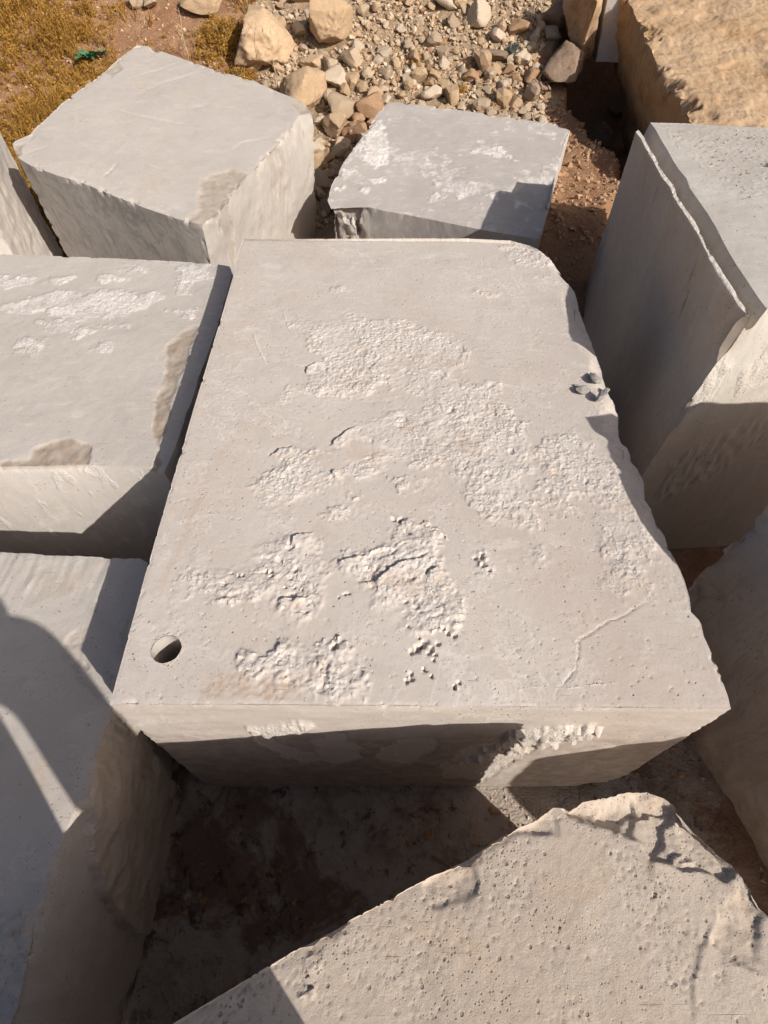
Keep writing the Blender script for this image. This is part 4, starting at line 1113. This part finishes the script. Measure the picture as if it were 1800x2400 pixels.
RL = [  # name, label, material, flatness of the stone (height / width), yaw
 ('boulder', 'large rounded tan boulder left of the gravel slope', 'rock_tan', .85, .3),
 ('boulder', 'large angular boulder with a shaded right facet above the gravel', 'rock_tan', .95, .9),
 ('boulder', 'tan boulder behind the right corner of the tilted block', 'rock_tan', .85, 2.0),
 ('boulder', 'cracked round stone behind the left corner of the smaller grey block', 'rock_red', .8, .5),
 ('rock', 'small upright pale stone between the two large boulders', 'rock_pale', .9, .5),
 ('rock', 'pale flat slab lying below the angular boulder', 'rock_pale', .35, .5),
 ('rock', 'brown ribbed slab lying beside the plastic bottle', 'rock_dark', .4, -.3),
 ('rock', 'oblong pale stone lying just behind the smaller grey block', 'rock_pale', .55, -.4),
 ('rock', 'pointed tan stone standing just behind the smaller grey block', 'rock_tan', 1.3, .2),
 ('rock', 'leaning brown stone in the gap between the two back blocks', 'rock_tan', .9, .8),
 ('rock', 'brown stone right of the leaning one in the gap between the back blocks', 'rock_red', .7, 1.8),
 ('boulder', 'large dark brown boulder lying in the shade of the ochre boulder', 'rock_dark', .8, .1),
 ('boulder', 'half-lit brown boulder in the hollow behind the tall channelled block', 'rock_dark', .9, .6),
 ('boulder', 'angular shaded boulder above the dark hollow near the top edge', 'rock_dark', .9, 1.2),
 ('rock', 'angular shaded stone touching the boulder near the top edge', 'rock_dark', .8, 2.2),
 ('rock', 'pale egg-shaped stone standing above the bottle at the edge of the shade', 'rock_pale', 1.2, .2),
 ('rock', 'whitish stone left of the bottle neck', 'rock_pale', .8, .2),
 ('rock', 'pinkish rounded stone above the bottle', 'rock_red', .6, .2),
 ('boulder', 'dark boulder sunk in the black hollow beside the ochre boulder', 'rock_dark', .9, .2),
 ('rock', 'tall pale slab standing in the gravel at the top edge', 'rock_pale', 1.0, .3),
 ('rock', 'pale slab cut by the top edge above the gravel', 'rock_pale', .5, .3),
 ('rock', 'pale grey stone left of its pair at the top edge above the dry plants', 'rock_grey', .6, .3),
 ('rock', 'pale grey stone right of its pair at the top edge above the dry plants', 'rock_grey', .8, 1.3),
 ('boulder', 'wide tan rock at the top edge left of the large rounded boulder', 'rock_tan', .5, .1),
 ('boulder', 'dark reddish rock cut by the top edge above the angular boulder', 'rock_red', .4, .1),
]
MED = ['lowest stone but one in the gap right of the tilted block', 'upright stone touching the right corner of the tilted block in the gap',
       'flat stone between the cracked round stone and the smaller grey block', 'narrow upright stone right of the egg-shaped one by the shade',
       'stone at the border of the shade above the big dark boulder', 'stone right of the bottle on the rubble', 'stone just below the bottle on the rubble',
       'stone at the lower right end of the rubble by the dried root', 'stone in the middle of the rubble below the open gravel', 'stone right of the middle one below the open gravel',
       'lowest stone in the gap between the two back blocks', 'small stone at the foot of the large rounded boulder', 'small stone right of the angular boulder',
       'narrow stone below the ribbed slab', 'stone left of the ribbed slab']
for i, (x, y, w, h) in enumerate(D['rocks']):
    me = hull_rock(300 + i, 34 if i in (0, 2, 3, 11, 12) else 11, 1.0, 4 if w > .4 or h > .5 else 3, .05)
    hz = h * .8
    if i < len(RL):
        nm, lb, mt, fl, yaw = RL[i]; hz = w * fl
    else:
        nm = 'rock'; mt = ['rock_tan', 'rock_grey', 'rock_pale', 'rock_red'][i % 4]; yaw = i * 1.1
        lb = MED[i - len(RL)]
        hz = w * .75
    o = link(nm, me, M[mt], None, (x, y, tz(x, y) - hz * .18))
    dep = max(w * .75, min(h * 1.1, w * 1.3))
    o.scale = (w * 1.06, dep * 1.05, max(hz, h * .66))
    o.rotation_euler = (.12 * math.sin(i * 3), .12 * math.cos(i * 5), .25 * math.sin(i * 2.1))
    tag(o, lb, 'boulder' if nm == 'boulder' else 'rock')

# brown slab-like boulder hanging left of the grey block
o = link('boulder', hull_rock(401, 14, 1.0, 4, .07, .7), M['ochre'], None, (2.48, 9.35, 1.0))
o.scale = (.52, 1.0, .95); o.rotation_euler = (.35, .12, -.15)
tag(o, 'brown slab-sided boulder left of the small grey block at the top edge', 'boulder')

foot = [[(p[0], p[1]) for p in (D['tl']['front'][0], D['tl']['front'][-1], D['tl']['right'][-1], D['tl']['back'][0])],
        [(p[0], p[1]) for p in D['tl']['bot']],
        [(p[0], p[1]) for p in (D['tm']['front'][0], D['tm']['front'][-1], D['tm']['right'][-1], D['tm']['back'][0])],
        [(1.35, 2.0), (3.5, 2.1), (3.9, 4.9), (1.85, 5.0)], [(2.75, 5.6), (6.5, 5.2), (7.5, 10), (2.9, 10)],
        [(-1, .5), (1.2, .5), (1.2, 3.7), (-1, 3.7)], [(-3.3, -1), (-1, -1), (-1, 1.5), (-3.3, 1.5)],
        [(-4.1, 1.7), (-1, 1.7), (-1, 4.1), (-4.1, 4.1)], [(-5, 4), (-3.1, 4), (-3.1, 5.8), (-5, 5.8)]]
def free(p, pad):
    ok = np.ones(len(p), bool)
    for f in foot: ok &= poly_sd(p, f) < -pad
    for (x, y, w, h) in D['rocks'][:25]:
        ok &= np.hypot(p[:, 0] - x, p[:, 1] - y) > w * .45 + pad
    return ok

# rubble: counted stones
variants = [hull_rock(500 + k, 9 + k % 5, 1.0, 2 if k % 2 else 1, .04) for k in range(14)]
mats = ['rock_tan', 'rock_grey', 'rock_pale', 'rock_tan', 'rock_red', 'rock_grey', 'rock_tan']
vm = []
for k, me in enumerate(variants):
    for j in range(3):
        m2 = me.copy(); m2.materials.clear(); m2.materials.append(M[mats[(k + j * 2) % len(mats)]]); vm.append(m2)
r2 = np.random.default_rng(77)
cand = np.stack([r2.uniform(-1.9, 2.3, 9000), r2.uniform(6.6, 10.2, 9000), np.zeros(9000)], 1)
wgt = sstep(-.1, .2, poly_sd(cand, scree_poly)) * (np.exp(-((cand[:, 1] - 8.4) / .75) ** 2) + 1.6 * (np.exp(-((cand[:, 0] + .75) / .4) ** 2) * (cand[:, 1] < 8.3)) + .12)
ok = free(cand, .03) & (r2.uniform(0, 1, 9000) < wgt * 1.3)
cand = cand[ok]
placed = []
for p in cand:
    if len(placed) >= 285: break
    s = float(np.clip(r2.lognormal(-1.93, .38), .08, .28))
    if p[0] < -.3 and p[1] < 8.2: s *= 1.35
    if p[1] > 9.1: s *= .7
    if all((p[0] - q[0]) ** 2 + (p[1] - q[1]) ** 2 > (.40 * (s + q[2])) ** 2 for q in placed):
        placed.append((p[0], p[1], s))
for i, (x, y, s) in enumerate(placed):
    me = vm[int(r2.integers(len(vm)))]; mn = me.materials[0].name
    o = bpy.data.objects.new('rock', me); C.objects.link(o)
    col = {'tan_rock': 'tan', 'greyish_rock': 'greyish', 'pale_rock': 'whitish', 'reddish_rock': 'reddish'}[mn]
    big = 'larger' if s > .13 else 'small'
    where = ('in the gap between the two back blocks' if x < -.3 and y < 8.3 else 'close behind the smaller grey block' if y < 8.3
             else 'on the upper gravel slope' if y > 9 else 'beside the dark hollow on the right of the rubble' if x > 1.5
             else 'near the large boulders on the left of the rubble' if x < -.4 else 'in the middle of the rubble')
    o.location = (x, y, tz(x, y) - s * .06)
    o.scale = (s * r2.uniform(.75, 1.25), s * r2.uniform(.75, 1.2), s * r2.uniform(.55, 1.0))
    o.rotation_euler = (r2.uniform(-.5, .5), r2.uniform(-.5, .5), r2.uniform(0, 6.3))
    tag(o, '%s %s broken stone %s' % (big, col, where), 'rock', '%s %s stones %s' % (big, col, where))

def scatter(name, P, size, meshes, mat, label, lift=.0, seed=1, flat=(.5, 1.0)):
    """thousands of small stones joined into one mesh"""
    r = np.random.default_rng(seed); VV, FF = [], []; base = 0
    data = []
    for me in meshes:
        co = np.array([v.co for v in me.vertices]); co[:, 2] -= .5
        me.calc_loop_triangles()
        data.append((co, np.array([t.vertices for t in me.loop_triangles])))
    which = r.integers(len(data), size=len(P))
    for k, (co, tri) in enumerate(data):
        sel = np.where(which == k)[0]
        if len(sel) == 0: continue
        n = len(sel); a = r.uniform(0, 6.28, n); b = r.uniform(-.7, .7, n)
        sc = size[sel][:, None] * np.stack([r.uniform(.8, 1.25, n), r.uniform(.7, 1.1, n), r.uniform(*flat, n)], 1)
        q = co[None] * sc[:, None]
        y1 = q[..., 1] * np.cos(b)[:, None] - q[..., 2] * np.sin(b)[:, None]; z1 = q[..., 1] * np.sin(b)[:, None] + q[..., 2] * np.cos(b)[:, None]
        x2 = q[..., 0] * np.cos(a)[:, None] - y1 * np.sin(a)[:, None]; y2 = q[..., 0] * np.sin(a)[:, None] + y1 * np.cos(a)[:, None]
        V = np.stack([x2, y2, z1], -1) + P[sel][:, None]
        V[..., 2] += (size[sel] * lift)[:, None]
        VV.append(V.reshape(-1, 3)); FF.append((tri[None] + (base + np.arange(n) * len(co))[:, None, None]).reshape(-1, 3)); base += n * len(co)
    o = link(name, mesh_np(name, np.concatenate(VV), np.concatenate(FF), smooth=False), mat)
    return tag(o, label, None, kind='stuff')

small = [hull_rock(600 + k, 9, .8, 0) for k in range(8)]
def field(n, box, wfun, smin, smax, seed):
    r = np.random.default_rng(seed)
    p = np.stack([r.uniform(box[0], box[1], n), r.uniform(box[2], box[3], n), np.zeros(n)], 1)
    ok = (r.uniform(0, 1, n) < wfun(p)) & free(p, .0)
    p = p[ok]; p[:, 2] = terr(p[:, 0], p[:, 1])
    s = smin * (smax / smin) ** (r.uniform(0, 1, len(p)) ** 2.2)
    return p, s
scw = lambda p: sstep(-.12, .12, poly_sd(p, scree_poly) + .1 * fbm(p, 3, 3, 9))
for j, (mt, n, sd_) in enumerate((('rock_tan', 7000, 1), ('rock_grey', 7000, 2), ('rock_pale', 2500, 3))):
    p, s = field(int(n * 1.5), (-2.2, 2.5, 6.4, 10.9), scw, .014, .085, sd_)
    scatter('gravel', p, s, small, M[mt], ['tan gravel covering the slope behind the blocks', 'greyish gravel covering the slope behind the blocks', 'whitish gravel chips sprinkled over the slope'][j], .2, sd_)
p, s = field(9000, (1.1, 3.4, 3.2, 8.9), lambda p: .45 + .5 * (fbm(p, 3, 3, 1) > 0), .010, .075, 4)
scatter('soil_clods', p, s, small, M['rock_red'], 'crumbly reddish clods on the soil between the blocks', .1, 4)
p, s = field(7000, (-6, -1.4, 5.6, 10.9), lambda p: .6 + 0 * p[:, 0], .012, .06, 5)
scatter('pebbles', p, s, small, M['rock_tan'], 'tan pebbles scattered on the soil among the dry plants', .1, 5)
p, s = field(4200, (-1.2, 1.8, -.9, .8), lambda p: .15 + sstep(-.1, .4, fbm(p, 2.5, 4, 6)), .006, .045, 6)
scatter('mud_crumbs', p, s, small, M['rock_red'], 'brown crumbs of dried mud on the shaded ground between the blocks', .1, 6)
# pale rubble in the sunlit wedge by the nearest block
r = np.random.default_rng(9); n = 150
p = np.stack([r.uniform(.42, .85, n), r.uniform(.25, .62, n), 0 * r.uniform(0, 1, n)], 1); p[:, 2] = terr(p[:, 0], p[:, 1])
scatter('stone_chips', p, r.uniform(.004, .02, n), small, M['rock_pale'], 'pale stone chips in the sunlit wedge of ground by the nearest block', .1, 9)

# debris crumbs on the tall right block
r = np.random.default_rng(10)
pr = plane_rt = lambda x, y: 1.88819736 + .01133954 * x - .06714757 * y
n = 420
pp = np.stack([r.uniform(2.05, 3.2, n), r.uniform(3.2, 4.6, n)], 1)
z = pr(pp[:, 0], pp[:, 1])
scatter('crumbs', np.stack([pp[:, 0], pp[:, 1], z], 1), r.uniform(.003, .014, n), small, M['rock_tan'],
        'tiny brown crumbs sprinkled over the top of the tall channelled block', .3, 11)
for i, (x, y, s, lb) in enumerate(((2.50, 3.83, .075, 'largest brown clod lying on top of the tall channelled block'),
                               (2.43, 3.47, .045, 'small brown clod nearest the drill channel on the tall block'),
                               (2.72, 3.95, .04, 'small brown clod right of the largest clod on the tall block'),
                               (3.0, 3.75, .06, 'dark clod at the right edge of the photo on the tall block'))):
    root = bpy.data.objects.new('dirt_clod', None); C.objects.link(root); root.location = (x, y, pr(x, y)); tag(root, lb, 'clod')
    bm = bmesh.new(); bm.free()
    rr = np.random.default_rng(60 + i); m = 16
    q = np.stack([rr.normal(0, s * .45, m), rr.normal(0, s * .35, m), np.abs(rr.normal(0, s * .2, m))], 1)
    sc = scatter('crumb_cluster', q, rr.uniform(s * .25, s * .7, m), small, M['rock_red'], None, .3, 61 + i)
    sc.parent = root
    del sc['kind']

# shards lying on the central block
for i, ((x, y), (a, b, cc), yaw, tilt, lb) in enumerate(zip(D['shards'],
    ((.055, .035, .075), (.085, .05, .03), (.095, .055, .035), (.03, .02, .012), (.05, .03, .02)), (.9, .3, 1.9, .2, .5), (.5, .2, .15, .1, .1),
    ('triangular grey shard standing up near the right edge of the central block', 'flat grey shard left of the standing shard on the central block',
     'broad grey shard behind the standing shard on the central block', 'tiny flake left of the shards on the central block',
     'small dark-tipped flake at the very right edge of the central block'))):
    o = link('stone_shard', hull_rock(703 + i * 5, 9, .5, 2, .015), M['shard'], None, (x, y, 1.298))
    o.scale = (a, b, cc); o.rotation_euler = (tilt, tilt * .6, yaw); tag(o, lb, 'shard')

# ------------------------------------------------------------------ plants
def sprigs(name, P, H, mat, seed, blades=7, spread=.55, tuft=True, wid=.0045, parent=None):
    r = np.random.default_rng(seed); n = len(P) * blades
    base = np.repeat(P, blades, 0); h = np.repeat(H, blades) * r.uniform(.5, 1.1, n)
    az = r.uniform(0, 6.28, n); ln = r.uniform(.1, spread, n)
    dirv = np.stack([np.cos(az) * ln, np.sin(az) * ln, np.sqrt(np.clip(1 - ln ** 2, 0, 1))], 1)
    side = np.stack([-np.sin(az), np.cos(az), 0 * az], 1)
    mid = base + dirv * (h * .55)[:, None] ; tip = base + dirv * h[:, None] + np.stack([np.cos(az), np.sin(az), -.3 + 0 * az], 1) * (h * .22)[:, None]
    w = wid * r.uniform(.6, 1.3, n)[:, None]
    V = np.stack([base - side * w, base + side * w, mid + side * w * .8, mid - side * w * .8, tip], 1)
    F = []
    k = np.arange(n)[:, None] * 5
    tri = np.concatenate([k + np.array([0, 1, 2]), k + np.array([0, 2, 3]), k + np.array([3, 2, 4])])
    VV = [V.reshape(-1, 3)]; FF = [tri]; b0 = n * 5
    if tuft:  # small seed heads and dry leaflets along the stems
        m = 5
        t = r.uniform(.35, 1.0, (n, m, 1))
        c = base[:, None] + (tip - base)[:, None] * t + r.normal(0, .014, (n, m, 3))
        a = r.normal(0, .011, (n, m, 3)); b = r.normal(0, .011, (n, m, 3))
        L = np.stack([c, c + a, c + b], 2).reshape(-1, 3)
        VV.append(L); FF.append(b0 + np.arange(len(L)).reshape(-1, 3))
    return link(name, mesh_np(name, np.concatenate(VV), np.concatenate(FF), smooth=False), mat, parent)

r = np.random.default_rng(20); n = 10500
p = np.stack([r.uniform(-6.2, -1.5, n), r.uniform(5.6, 10.9, n), np.zeros(n)], 1)
dens = .95 * sstep(-2.9, -4.1, p[:, 0] + .25 * (p[:, 1] - 8) ) + .28 * sstep(-.1, .45, fbm(p, 1.6, 4, 22)) + .04
ok = (r.uniform(0, 1, n) < dens * (.35 + .65 * sstep(-.35, .25, fbm(p, 2.2, 3, 23)))) & free(p, .02) & (poly_sd(p, scree_poly) < -.05)
p = p[ok]; p[:, 2] = terr(p[:, 0], p[:, 1]) - .01
o = sprigs('dry_plants', p, (.09 + .15 * r.uniform(0, 1, len(p))) * (.55 + 1.3 * sstep(-.25, .45, fbm(p, 1.8, 4, 29))), M['straw'], 24)
tag(o, 'dense low golden dry plants covering the soil at the upper left', None, kind='stuff')

def shrub(x, y, rad, h, n, label, seed, mat='straw'):
    root = bpy.data.objects.new('dry_shrub', None); C.objects.link(root); root.location = (x, y, tz(x, y)); tag(root, label, 'shrub')
    r = np.random.default_rng(seed)
    q = np.stack([r.normal(0, rad * .45, n), r.normal(0, rad * .45, n), 0 * r.uniform(0, 1, n)], 1)
    q[:, 2] = terr(x + q[:, 0], y + q[:, 1]) - tz(x, y)
    sprigs('foliage', q, h * (1.1 - np.clip(np.hypot(q[:, 0], q[:, 1]) / rad, 0, .7)) * r.uniform(.7, 1.1, n), M[mat], seed, 9, .6, parent=root)
    bm = bmesh.new()
    for k in range(6):
        a = k * 1.05
        bmesh.ops.create_cone(bm, segments=5, radius1=.008, radius2=.003, depth=h * .8, cap_ends=True,
            matrix=Matrix.Translation((rad * .2 * math.cos(a), rad * .2 * math.sin(a), h * .36)) @ Matrix.Rotation(.35, 4, Vector((-math.sin(a), math.cos(a), 0))))
    me = bpy.data.meshes.new('stems'); bm.to_mesh(me); bm.free(); link('stem', me, M['stalk'], root)
shrub(-2.12, 9.35, .34, .26, 170, 'dense golden dry shrub left of the large rounded boulder', 31)
shrub(-1.85, 8.75, .22, .18, 80, 'low golden dry shrub below the large rounded boulder', 32)
shrub(.42, 9.0, .12, .1, 26, 'small golden dry tuft growing among the rubble of the gravel slope', 33)
shrub(-3.2, 9.0, .2, .16, 50, 'small golden tuft above the far corner of the tilted block', 34)
shrub(1.0, 8.55, .08, .08, 14, 'tiny golden tuft just behind the smaller grey block', 35)

# green leafy weed
root = bpy.data.objects.new('green_weed', None); C.objects.link(root)
gxw, gyw = -3.82, 9.02; root.location = (gxw, gyw, tz(gxw, gyw)); tag(root, 'small green leafy weed among the golden dry plants', 'weed')
r = np.random.default_rng(40)
for k in range(13):
    a = k * 2.4; L = .16 + .07 * r.uniform(); w = .065
    bm = bmesh.new(); rows = []
    for i in range(6):
        t = i / 5; ww = w * math.sin(math.pi * min(.97, t * .9 + .08)) * (1 + .25 * math.sin(i * 5 + k))
        z = .07 + .13 * t - .10 * t * t + .012 * math.sin(i * 3 + k)
        rows.append([bm.verts.new((L * t, -ww, z + .012)), bm.verts.new((L * t, 0, z)), bm.verts.new((L * t, ww, z + .012))])
    for i in range(5):
        for j in (0, 1): bm.faces.new((rows[i][j], rows[i + 1][j], rows[i + 1][j + 1], rows[i][j + 1]))
    me = bpy.data.meshes.new('leaf'); bm.to_mesh(me); bm.free(); me.polygons.foreach_set('use_smooth', [True] * len(me.polygons))
    o = link('leaf', me, M['leaf'], root, (.03 * math.cos(a * 1.3), .05 * math.sin(a * 1.7) + .02 * (k % 3), 0)); o.rotation_euler = (.2 * r.normal(), .2 * r.normal(), a)

# thin dry stalks
def stalk(x, y, h, lean, label, seed):
    cu = bmesh.new(); r = random.Random(seed)
    def tube(pts, rad):
        prev = None
        for i, q in enumerate(pts):
            rr = rad * (1 - .6 * i / (len(pts) - 1))
            ring = [cu.verts.new((q[0] + rr * math.cos(a), q[1] + rr * math.sin(a), q[2])) for a in (0, 2.09, 4.19)]
            if prev:
                for j in range(3): cu.faces.new((prev[j], prev[(j + 1) % 3], ring[(j + 1) % 3], ring[j]))
            prev = ring
    pts = [(lean[0] * t * h + .01 * math.sin(t * 9), lean[1] * t * h, t * h) for t in [i / 12 for i in range(13)]]
    tube(pts, .006)
    for k in range(26):
        b = pts[2 + k % 10]; a = r.uniform(0, 6.28); L = r.uniform(.03, .1)
        tube([b, (b[0] + L * .6 * math.cos(a), b[1] + L * .6 * math.sin(a), b[2] + L * .5), (b[0] + L * math.cos(a), b[1] + L * math.sin(a), b[2] + L * .8)], .003)
    me = bpy.data.meshes.new('stalk'); cu.to_mesh(me); cu.free()
    o = link('dry_stalk', me, M['stalk'], None, (x, y, tz(x, y))); tag(o, label, 'plant')
stalk(-1.36, 8.45, .95, (0, .1), 'tall thin dry stalk in front of the large rounded boulder', 1)
stalk(-2.55, 9.0, .55, (0, .1), 'pale green-grey dry stalk left of the golden shrub', 2)
stalk(1.98, 9.75, .4, (.05, .1), 'thin dry stalk at the top edge beside the shaded boulders', 3)

# twisted dry root
bm = bmesh.new(); r = random.Random(5)
for k in range(16):
    x, y, z = r.uniform(-.1, .1), r.uniform(-.22, .1), 0.02; prev = None; a = r.uniform(-.4, .4)
    for i in range(9):
        rad = .016 * (1 - i / 10)
        ring = [bm.verts.new((x + rad * math.cos(t), y + rad * .3 * math.sin(t), z + rad * math.sin(t))) for t in (0, 1.26, 2.5, 3.77, 5.03)]
        if prev:
            for j in range(5): bm.faces.new((prev[j], prev[(j + 1) % 5], ring[(j + 1) % 5], ring[j]))
        prev = ring; a += r.uniform(-.5, .5); x += .028 * math.sin(a); y += .04 * math.cos(a); z += r.uniform(-.004, .018)
bmesh.ops.recalc_face_normals(bm, faces=bm.faces)
me = bpy.data.meshes.new('root'); bm.to_mesh(me); bm.free()
me.polygons.foreach_set('use_smooth', [True] * len(me.polygons))
o = link('dry_root', me, M['root'], None, (2.0, 8.5, tz(2.0, 8.5) + .02)); tag(o, 'twisted brown dried root heap at the edge of the dark hollow', 'root')

# ------------------------------------------------------------------ litter
def lathe(name, prof, mat, parent=None, seg=20, squash=None):
    bm = bmesh.new(); prev = None
    for i, (rr, z) in enumerate(prof):
        ring = []
        for k in range(seg):
            a = 2 * math.pi * k / seg; q = rr
            if squash: q *= squash(a, z)
            ring.append(bm.verts.new((q * math.cos(a), q * math.sin(a), z)))
        if prev:
            for k in range(seg): bm.faces.new((prev[k], prev[(k + 1) % seg], ring[(k + 1) % seg], ring[k]))
        prev = ring
    me = bpy.data.meshes.new(name); bm.to_mesh(me); bm.free(); me.polygons.foreach_set('use_smooth', [True] * len(me.polygons))
    return link(name, me, mat, parent)
pet = bpy.data.materials.new('clear_plastic'); t, b = nt(pet); k = NB(t)
k.l(k.mix(k.ramp(k.noise(k.coord(), 30, 4), .4, .6), (.30, .36, .34), (.42, .47, .44)), b.inputs['Base Color'])
b.inputs['Roughness'].default_value = .25; b.inputs['Transmission Weight'].default_value = .5; b.inputs['IOR'].default_value = 1.3
capm = bpy.data.materials.new('blue_green_plastic'); t, b = nt(capm); b.inputs['Base Color'].default_value = (.13, .27, .29, 1); b.inputs['Roughness'].default_value = .4
lab = bpy.data.materials.new('faded_film'); t, b = nt(lab); k = NB(t)
k.l(k.mix(k.ramp(k.noise(k.coord(), 60, 3), .48, .52), (.42, .46, .42), (.2, .32, .33)), b.inputs['Base Color']); b.inputs['Roughness'].default_value = .6
root = bpy.data.objects.new('plastic_bottle', None); C.objects.link(root); root.location = (1.64, 9.12, tz(1.64, 9.12) + .07)
root.rotation_euler = (math.radians(62), 0, math.radians(25)); tag(root, 'crushed clear plastic bottle with blue-green base lying on the rubble', 'bottle')
cr = lambda a, z: 1 + .10 * math.sin(a * 2 + z * 30) + .05 * math.sin(a * 3 - z * 70)
lathe('bottle_body', [(.0, -.02), (.035, -.02), (.043, 0), (.043, .05), (.040, .055), (.043, .06), (.041, .11), (.038, .14), (.025, .18), (.014, .2), (.013, .225), (0, .226)], pet, root, 24, cr)
lathe('bottle_base', [(.0, -.027), (.030, -.026), (.0455, -.01), (.0455, .018), (.044, .02)], capm, root, 20)
lathe('film_band', [(.0445, .065), (.0465, .066), (.0455, .105), (.043, .106)], lab, root, 24, cr)
o = lathe('plastic_scrap', [(0, 0), (.022, .004), (.026, .03), (.022, .06), (.01, .075), (.009, .09)], capm, None, 14, cr)
o.location = (-.66, 8.2, tz(-.66, 8.2) + .05); o.rotation_euler = (1.2, .2, .6); tag(o, 'small blue-grey plastic scrap between the stones behind the tilted block', 'litter')
for i, (x, y) in enumerate(((1.93, 8.72), (2.0, 8.66))):
    o = lathe('broken_ring', [(.045, 0), (.052, 0), (.052, .035), (.045, .035), (.045, 0)], M['ring'], None, 22)
    o.location = (x, y, tz(x, y) + .06); o.rotation_euler = (1.1, .4 + i, .3)
    tag(o, ['brown ring-shaped scrap nearer the bottle on the rubble', 'brown ring-shaped scrap nearer the dark boulder on the rubble'][i], 'ring')

# ------------------------------------------------------------------ the person who stands on the nearest block, behind the viewpoint
def skin_body(name, verts, edges, radii, mat, parent, root=0, sub=2):
    me = bpy.data.meshes.new(name); me.from_pydata(verts, edges, [])
    o = link(name, me, mat, parent)
    m = o.modifiers.new('skin', 'SKIN'); m.use_smooth_shade = True
    for v, rr in zip(me.skin_vertices[0].data, radii): v.radius = rr if isinstance(rr, tuple) else (rr, rr)
    me.skin_vertices[0].data[root].use_root = True
    s = o.modifiers.new('sub', 'SUBSURF'); s.levels = sub; s.render_levels = sub
    return o
def flatm(name, col, rough=.8):
    m = bpy.data.materials.new(name); t, b = nt(m); k = NB(t)
    k.l(k.mix(k.ramp(k.noise(k.coord(), 40, 5), .35, .65), col, tuple(x * .8 for x in col)), b.inputs['Base Color']); b.inputs['Roughness'].default_value = rough; return m
skinm, shirtm, jean, hairm, shoem = flatm('skin', (.45, .28, .2), .5), flatm('shirt_cloth', (.25, .27, .3)), flatm('denim', (.06, .08, .12)), flatm('hair', (.03, .02, .015)), flatm('shoe_leather', (.08, .06, .05))
PX, PY, PZ = -.145, -.62, 1.49
per = bpy.data.objects.new('person', None); C.objects.link(per); per.location = (PX, PY, PZ)
tag(per, 'standing person in jeans whose leg shadows fall across the lower left block', 'person')
bv = [(0, 0, .98), (0, 0, 1.15), (0, .01, 1.32), (0, .0, 1.44), (0, .02, 1.53), (0, .05, 1.63), (0, .06, 1.72),
      (.17, 0, 1.41), (.25, .1, 1.2), (.14, .36, 1.42), (.13, .42, 1.5), (-.17, 0, 1.41), (-.27, .08, 1.2), (-.02, .36, 1.40), (.02, .42, 1.47)]
skin_body('body', bv, [(0, 1), (1, 2), (2, 3), (3, 4), (4, 5), (5, 6), (3, 7), (7, 8), (8, 9), (9, 10), (3, 11), (11, 12), (12, 13), (13, 14)],
          [(.15, .12), (.14, .11), (.16, .12), (.10, .08), (.055, .055), (.08, .095), (.07, .085), .06, .05, .032, .035, .06, .05, .032, .035], skinm, per)
skin_body('shirt', [(.08, 0, 1.0), (.08, 0, 1.15), (.06, .01, 1.32), (.03, .0, 1.44), (.20, 0, 1.40), (.27, .08, 1.22), (-.17, 0, 1.40), (-.25, .07, 1.22)],
          [(0, 1), (1, 2), (2, 3), (3, 4), (4, 5), (3, 6), (6, 7)], [(.27, .15), (.24, .14), (.22, .135), (.11, .09), .085, .07, .085, .07], shirtm, per)
skin_body('trousers', [(.07, 0, 1.02), (.285, 0, .90), (.27, .01, .46), (.25, 0, .08), (-.14, 0, .90), (-.16, .01, .46), (-.18, 0, .08)],
          [(0, 1), (1, 2), (2, 3), (0, 4), (4, 5), (5, 6)], [(.17, .12), (.165, .13), (.155, .12), (.14, .10), (.145, .12), (.14, .11), (.13, .10)], jean, per)
for s in (-.73, 1):
    skin_body('shoe', [(s * .245, -.07, .045), (s * .245, .05, .045), (s * .25, .17, .035)], [(0, 1), (1, 2)], [(.045, .05), (.05, .05), (.045, .03)], shoem, per)
skin_body('hair', [(0, .03, 1.66), (0, .03, 1.76)], [(0, 1)], [(.09, .105), (.07, .09)], hairm, per)
for s, hx in ((1, .13), (-1, .02)):   # fingers of the raised hands
    for j in range(4):
        skin_body('finger', [(hx, .42, 1.47 + .02 * j), (hx - s * .04, .46, 1.48 + .02 * j), (hx - s * .065, .44, 1.48 + .02 * j)], [(0, 1), (1, 2)], [.009, .008, .007], skinm, per, 0, 1)
skin_body('nose', [(0, .145, 1.66), (0, .165, 1.64)], [(0, 1)], [.012, .01], skinm, per, 0, 1)
